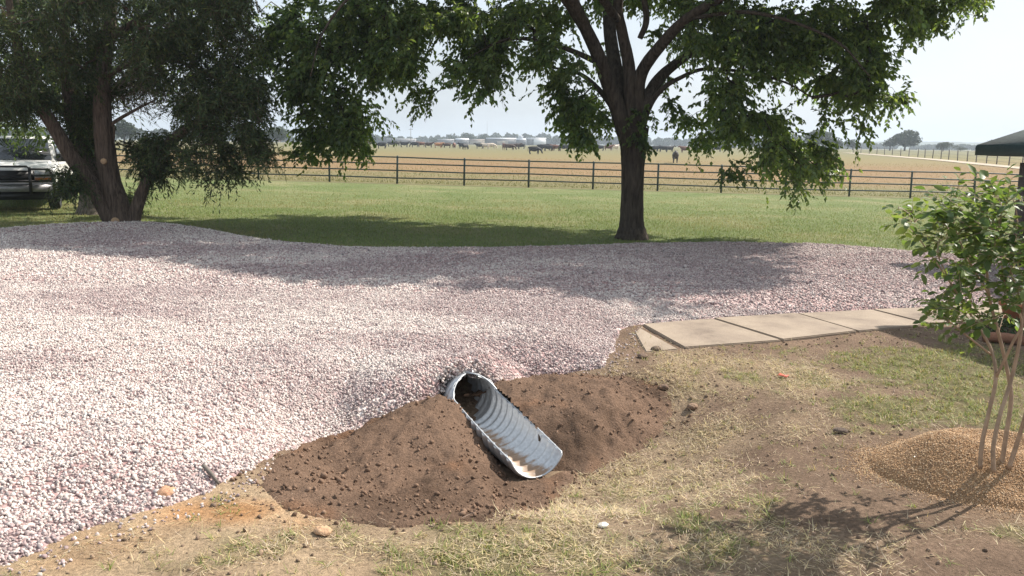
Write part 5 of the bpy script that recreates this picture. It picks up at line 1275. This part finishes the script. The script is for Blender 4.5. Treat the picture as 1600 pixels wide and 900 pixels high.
out = unit(bc - np.array([BB[0] + .1, BB[1], 1.0])); d = unit(out[:, None] * .6 + unit(R.normal(size=(n, ntw, 3))) * .8 + np.array([0, 0, .15])); Lt = R.uniform(.10, .22, (n, ntw))
t = (np.arange(nlf)[None, None] + R.uniform(.2, .8, (n, ntw, nlf))) / nlf
P_ = bc[:, None, None] + d[:, :, None] * (Lt[:, :, None] * t)[..., None]; sd_ = unit(np.cross(d, np.array([0, 0, 1.])))[:, :, None] * np.where(np.arange(nlf) % 2 == 0, 1, -1)[None, None, :, None]
ld = unit(d[:, :, None] * .6 + sd_ * .8 + R.normal(size=P_.shape) * .3 + np.array([0, 0, -.15])).reshape(-1, 3); P_ = P_.reshape(-1, 3); N_ = len(P_)
TP = np.stack([bc[:, None] + d * (Lt * q)[..., None] for q in (0, .5, 1.)], 2).reshape(-1, 3, 3); off = thin_twigs(bv, bf, TP - BB, .002, off)
mb.add(np.concatenate(bv), np.concatenate(bf)); mb.build('stem', m_myrt, b_root, smooth=True)
nm = unit(R.normal(size=ld.shape) * .45 + np.array([0, 0, 1.])); sN = unit(np.cross(ld, nm)); nm = np.cross(sN, ld)
Lg = R.uniform(.040, .078, N_); W = Lg * R.uniform(.46, .6, N_)
prof = [(0, 0, 0), (.22, .36, .10), (.5, .5, .13), (.78, .32, .05), (1.0, 0, -.16)]
vs = []
for t_, w_, u_ in prof:
    cpt = P_ + ld * (Lg * t_)[:, None] - nm * (Lg * .16 * t_ * t_)[:, None]
    vs.append(cpt)
    if w_ > 0: vs += [cpt + sN * (W * w_)[:, None] + nm * (W * u_ * 1.2)[:, None], cpt - sN * (W * w_)[:, None] + nm * (W * u_ * 1.2)[:, None]]
Vb = np.stack(vs, 1)   # 0 base, 1 c1, 2 l1, 3 r1, 4 c2, 5 l2, 6 r2, 7 c3, 8 l3, 9 r3, 10 tip
Fb3 = np.array([(0, 1, 2), (0, 3, 1), (7, 10, 8), (7, 9, 10)]); Fb4 = np.array([(1, 4, 5, 2), (3, 6, 4, 1), (4, 7, 8, 5), (6, 9, 7, 4)])
o_ = (np.arange(N_) * 11)[:, None, None]
bpal = np.array([(.080, .135, .045), (.095, .155, .05), (.068, .115, .042), (.125, .175, .06), (.105, .145, .05)])
colb = np.repeat(bpal[R.integers(0, 5, N_)] * R.uniform(.8, 1.2, (N_, 1)), 11, axis=0)
link('foliage', mesh_np('foliage', Vb.reshape(-1, 3) - BB, [(Fb3[None] + o_).reshape(-1, 3), (Fb4[None] + o_).reshape(-1, 4)], colb), m_myrtleaf, b_root, smooth=True)

# ------------------------------------------------------------------ white pickup at the left edge
m_wpaint = simple('white_truck_paint', (.80, .80, .79), .25, 0, 3, .05); m_glass = simple('dark_glass', (.018, .022, .026), .06, 0, 3, .1, spec=.9); m_blk = simple('black_steel', (.015, .015, .016), .45); m_rub = simple('tyre_rubber', (.018, .018, .018), .85); m_rim2 = simple('alloy_rim', (.42, .42, .43), .35, .6); m_lamp = simple('headlamp_lens', (.52, .53, .52), .12, .2, 40, .2); m_amber = simple('amber_lens', (.45, .16, .03), .2); m_grey = simple('bumper_grey', (.30, .30, .31), .4, .4)
tq = at_z(40, 331, .18); TRK = np.array([-12.72, 21.9, gz(-12.72, 21.9)])
truck = empty('pickup_truck', TRK); tag(truck, 'white pickup truck with a black grille guard parked on grass behind the cedar', 'pickup truck')
to_cam = -TRK[:2] / np.linalg.norm(TRK[:2]); ang = math.atan2(to_cam[1], to_cam[0]) - D2R(7)
truck.rotation_euler = (0, 0, ang - math.pi / 2)          # +Y of the truck is its front
HW = .99
def sideprofile(pts, x0, x1, mat, name, parent=truck, bev=.03, seg=2):
    bmx = bmesh.new(); A_ = [bmx.verts.new((x0, y, z)) for y, z in pts]; B_ = [bmx.verts.new((x1, y, z)) for y, z in pts]
    bmx.faces.new(A_); bmx.faces.new(B_[::-1]); n = len(pts)
    for i in range(n): bmx.faces.new((A_[i], B_[i], B_[(i + 1) % n], A_[(i + 1) % n]))
    bmesh.ops.recalc_face_normals(bmx, faces=bmx.faces)
    if bev:
        ed_ = [e for e in bmx.edges if len(e.link_faces) == 2 and e.calc_face_angle(0) > .5]
        bmesh.ops.bevel(bmx, geom=ed_, offset=bev, segments=seg, affect='EDGES', clamp_overlap=True)
    bmesh.ops.triangulate(bmx, faces=[f for f in bmx.faces if len(f.verts) > 4])
    me = bpy.data.meshes.new(name); bmx.to_mesh(me); bmx.free(); return link(name, me, mat, parent)
def arch(yc, r, n=9): return [(yc + r * math.cos(a), .42 + r * math.sin(a)) for a in np.linspace(0.15, math.pi - .15, n)]
FW, RW = 0.0, -3.64                                       # axle positions, origin under the front axle
prof = [(.93, .55), (.95, .92), (.88, 1.07)] + [(.1, 1.16), (-.55, 1.19), (-2.35, 1.19), (-4.75, 1.22), (-4.78, .62)] + [(y, z) for y, z in arch(RW, .47)][::-1] + [(-3.05, .46), (-.62, .46)] + [(y, z) for y, z in arch(FW, .47)][::-1] + [(.6, .5)]
sideprofile(prof, -HW, HW, m_wpaint, 'body', bev=.045)
sideprofile([(.80, 1.06), (.1, 1.20), (-.58, 1.24), (-.58, 1.12), (.80, 1.0)], -.80, .80, m_wpaint, 'hood', bev=.05)
# cab: tapered greenhouse
def frustum(name, mat, lo, hi, parent=truck):
    (x0, ya, yb, z0), (x1, yc, yd, z1) = lo, hi; mb = MB()
    V_ = [(-x0, ya, z0), (x0, ya, z0), (x0, yb, z0), (-x0, yb, z0), (-x1, yc, z1), (x1, yc, z1), (x1, yd, z1), (-x1, yd, z1)]
    mb.add(V_, None, BOXF); o = mb.build(name, mat, parent); bmx = bmesh.new(); bmx.from_mesh(o.data); bmesh.ops.recalc_face_normals(bmx, faces=bmx.faces); bmesh.ops.bevel(bmx, geom=list(bmx.edges), offset=.05, segments=3, affect='EDGES'); bmx.to_mesh(o.data); bmx.free(); return o
frustum('cab', m_wpaint, (.93, -2.35, -.52, 1.17), (.74, -2.2, -1.22, 1.86))
def pane(name, pts, mat, thick=.012):
    pts = np.array(pts); nrm = np.cross(pts[1] - pts[0], pts[2] - pts[0]); nrm = nrm / np.linalg.norm(nrm); nrm = nrm * .02 * np.sign(nrm @ (pts.mean(0) - np.array([0, -1.7, 1.2]))); mb = MB(); mb.add(np.concatenate([pts + nrm * .3, pts + nrm]), None, BOXF); return mb.build(name, mat, truck)
def fl_(x_lo, x_hi, y_lo, y_hi, t): return None
wz0, wz1 = 1.24, 1.78
def cabx(z): return .93 + (.74 - .93) * (z - 1.17) / .69
def caby(z): return -.52 + (-1.22 + .52) * (z - 1.17) / .69
pane('windshield', [(-cabx(wz0) + .10, caby(wz0), wz0), (cabx(wz0) - .10, caby(wz0), wz0), (cabx(wz1) - .09, caby(wz1), wz1), (-cabx(wz1) + .09, caby(wz1), wz1)][::-1], m_glass, -.02)
for sx_ in (1, -1):
    pts = [(sx_ * cabx(1.25), -.86, 1.25), (sx_ * cabx(1.25), -2.1, 1.25), (sx_ * cabx(1.74), -2.02, 1.74), (sx_ * cabx(1.74), -1.32, 1.74)]
    pane('side_window', pts if sx_ < 0 else pts, m_glass, -.02 if sx_ > 0 else .02)
    mb = MB(); mb.box((sx_ * 1.02 - .10, -.80, 1.20), (sx_ * 1.02 + .12, -.66, 1.40)); mb.box((sx_ * .95 - .05, -.75, 1.22), (sx_ * .95 + .05, -.70, 1.28)); mb.build('mirror', m_blk, truck)
    hl = MB(); hl.box((sx_ * .74 - .20, .925, .86), (sx_ * .74 + .20, .975, 1.02)); o = hl.build('headlight', m_lamp, truck)
    tl = MB(); tl.box((sx_ * .74 - .20, .93, .76), (sx_ * .74 + .20, .972, .845)); tl.build('turn_lamp', m_amber, o)
    dh = MB(); dh.box((sx_ * .99 - .012, -1.75, 1.02), (sx_ * .99 + .022, -1.58, 1.06)); dh.build('door_handle', m_blk, truck)
    for yc in (FW, RW):
        w = empty('wheel', (sx_ * .86, yc, .39)); w.parent = truck
        mb = MB(); a_ = np.linspace(0, 2 * math.pi, 33)[:-1]
        prof_ = [(-.13, .24), (-.135, .33), (-.11, .385), (.11, .385), (.135, .33), (.13, .24)]
        V_ = np.array([(px_, math.cos(t) * pr, math.sin(t) * pr) for t in a_ for px_, pr in prof_]); q_ = [(i * 6 + k, i * 6 + (k + 1) % 6, ((i + 1) % 32) * 6 + (k + 1) % 6, ((i + 1) % 32) * 6 + k) for i in range(32) for k in range(6)]
        mb.add(V_, None, q_); mb.build('tyre', m_rub, w, smooth=True)
        mb = MB(); mb.tube([(-.08, 0, 0), (.09, 0, 0), (.115, 0, 0), (.115, 0, 0)], [.238, .238, .225, .10], 24)
        mb.build('rim', m_rim2, w)
        for k in range(5):
            pass
mb = MB(); mb.box((-.53, .925, .74), (.53, .955, 1.02)); mb.build('grille', m_blk, truck)
mb = MB(); mb.box((-.97, .86, .50), (.97, 1.06, .68)); mb.build('bumper', m_grey, truck)
mb = MB()                                                  # brush guard
for x_ in (-.45, .45): mb.tube([(x_, 1.10, .44), (x_, 1.14, .8), (x_, 1.10, 1.10)], .035, 8)
mb.tube([(-.92, 1.06, .74), (-.94, 1.08, .92), (-.86, 1.09, 1.05), (-.45, 1.12, 1.06), (-.40, 1.12, 1.12), (.40, 1.12, 1.12), (.45, 1.12, 1.06), (.86, 1.09, 1.05), (.94, 1.08, .92), (.92, 1.06, .74)], .028, 8)
mb.tube([(-.93, 1.07, .76), (.93, 1.07, .76)], .028, 8); mb.tube([(-.93, 1.08, .90), (-.45, 1.11, .90)], .022, 8); mb.tube([(.45, 1.11, .90), (.93, 1.08, .90)], .022, 8)
for z_ in (.62, .70, .78, .86, .94): mb.tube([(-.45, 1.13, z_ + .06), (.45, 1.13, z_ + .06)], .014, 6)
mb.build('grille_guard', m_blk, truck, smooth=True)
mb = MB(); mb.box((-.85, .3, .30), (.85, .9, .5)); mb.box((-.6, -4.4, .32), (.6, .3, .46)); mb.build('chassis', m_blk, truck)
mb = MB(); mb.box((-.88, -4.70, 1.12), (.88, -2.45, 1.235)); mb.build('bed', m_blk, truck)

# ------------------------------------------------------------------ small things lying about
def rock(name, px, py, size, col, label, cat, group=None, squash=.7, seed=0):
    q = hit(px, py); bmx = bmesh.new(); bmesh.ops.create_icosphere(bmx, subdivisions=3, radius=size / 2)
    for v in bmx.verts:
        p = v.co.normalized(); k = .75 + .5 * float(fbm(p.x * 2.2 + seed, p.y * 2.2 + p.z * 1.7, 600 + seed, 3)); v.co = Vector((v.co.x * k * 1.25, v.co.y * k, v.co.z * k * squash))
    me = bpy.data.meshes.new(name); bmx.to_mesh(me); bmx.free()
    o = link(name, me, simple(name + '_surface', col, .95, nscale=30, namt=.3, bump=.6, bscale=50), smooth=True); o.location = (q[0], q[1], q[2] + size * .2); o.rotation_euler = (0, 0, seed * 1.3)
    return tag(o, label, cat, group)
rock('clay_lump', 258, 776, .10, (.40, .23, .14), 'orange clay lump at the edge of the pale gravel', 'clay lump', seed=1)
rock('clay_lump', 505, 834, .08, (.46, .29, .17), 'flat tan clay lump in the straw below the larger dirt heap', 'clay lump', seed=2, squash=.45)
rock('dirt_clod', 1025, 548, .085, (.12, .085, .06), 'dark dirt clod by the broken end of the walkway', 'dirt clod', seed=3)
rock('dirt_clod', 1004, 559, .09, (.15, .10, .07), 'flat dirt clod in the bare patch left of the walkway end', 'dirt clod', seed=4, squash=.5)
rock('dirt_clod', 1037, 608, .08, (.14, .09, .06), 'dirt clod at the far right tip of the smaller heap', 'dirt clod', seed=5)
rock('dirt_clod', 1012, 650, .14, (.24, .135, .085), 'big reddish clod on the right flank of the smaller heap', 'dirt clod', seed=6)
rock('dirt_clod', 1313, 677, .085, (.10, .072, .055), 'dark clod lying in the bare dirt left of the gravel mound', 'dirt clod', seed=7, squash=.6)
rock('dirt_clod', 1082, 638, .085, (.20, .13, .085), 'brown clod in the straw right of the smaller heap', 'dirt clod', seed=8, squash=.6)
rock('pale_stone', 948, 722, .04, (.62, .60, .55), 'small pale stone at the foot of the smaller dirt heap', 'stone', seed=9)
rock('pale_stone', 942, 823, .05, (.66, .62, .55), 'small pale stone lying in the straw below the culvert mouth', 'stone', seed=10, squash=.5)
q = hit(1222, 590); mb = MB(); mb.add([(-.05, 0, .02), (-.01, .03, .035), (.03, .01, .02), (.055, -.015, .03), (.03, -.03, .012), (-.02, -.02, .028)], None, [(0, 5, 2, 1), (5, 4, 3, 2)])
o = mb.build('ribbon_scrap', simple('red_ribbon', (.55, .10, .06), .6)); o.location = q; sm = o.modifiers.new('thickness', 'SOLIDIFY'); sm.thickness = .003; tag(o, 'small red ribbon scrap lying in the thin grass', 'ribbon')
a, b_ = hit(318, 744), hit(342, 760); a[2] = drive_z(a[0], a[1]) + .03; b_[2] = drive_z(b_[0], b_[1]) + .03
mb = MB(); mb.tube([a - a, (b_ - a) * .5 + (0, 0, .006), b_ - a], [.011, .013, .008], 7); o = mb.build('stick', m_wood, smooth=True); o.location = a; tag(o, 'short grey brown stick lying on the gravel edge', 'stick')

# ------------------------------------------------------------------ the summer air
bmx = bmesh.new(); bmesh.ops.create_cube(bmx, size=1.0); me = bpy.data.meshes.new('haze'); bmx.to_mesh(me); bmx.free()
hz_ = bpy.data.objects.new('haze', me); COL.objects.link(hz_); hz_.scale = (7200, 4700, 46); hz_.location = (0, 2280, 19)
m_hz = bpy.data.materials.new('haze_air'); m_hz.use_nodes = True; nt = m_hz.node_tree; nt.nodes.clear()
pv = nt.nodes.new('ShaderNodeVolumePrincipled'); ou = nt.nodes.new('ShaderNodeOutputMaterial'); nt.links.new(pv.outputs['Volume'], ou.inputs['Volume'])
pv.inputs['Color'].default_value = (.72, .82, .92, 1); pv.inputs['Density'].default_value = 0.0005; pv.inputs['Anisotropy'].default_value = 0.2
me.materials.append(m_hz); tag(hz_, 'pale summer haze over the fields', 'haze', kind='stuff')
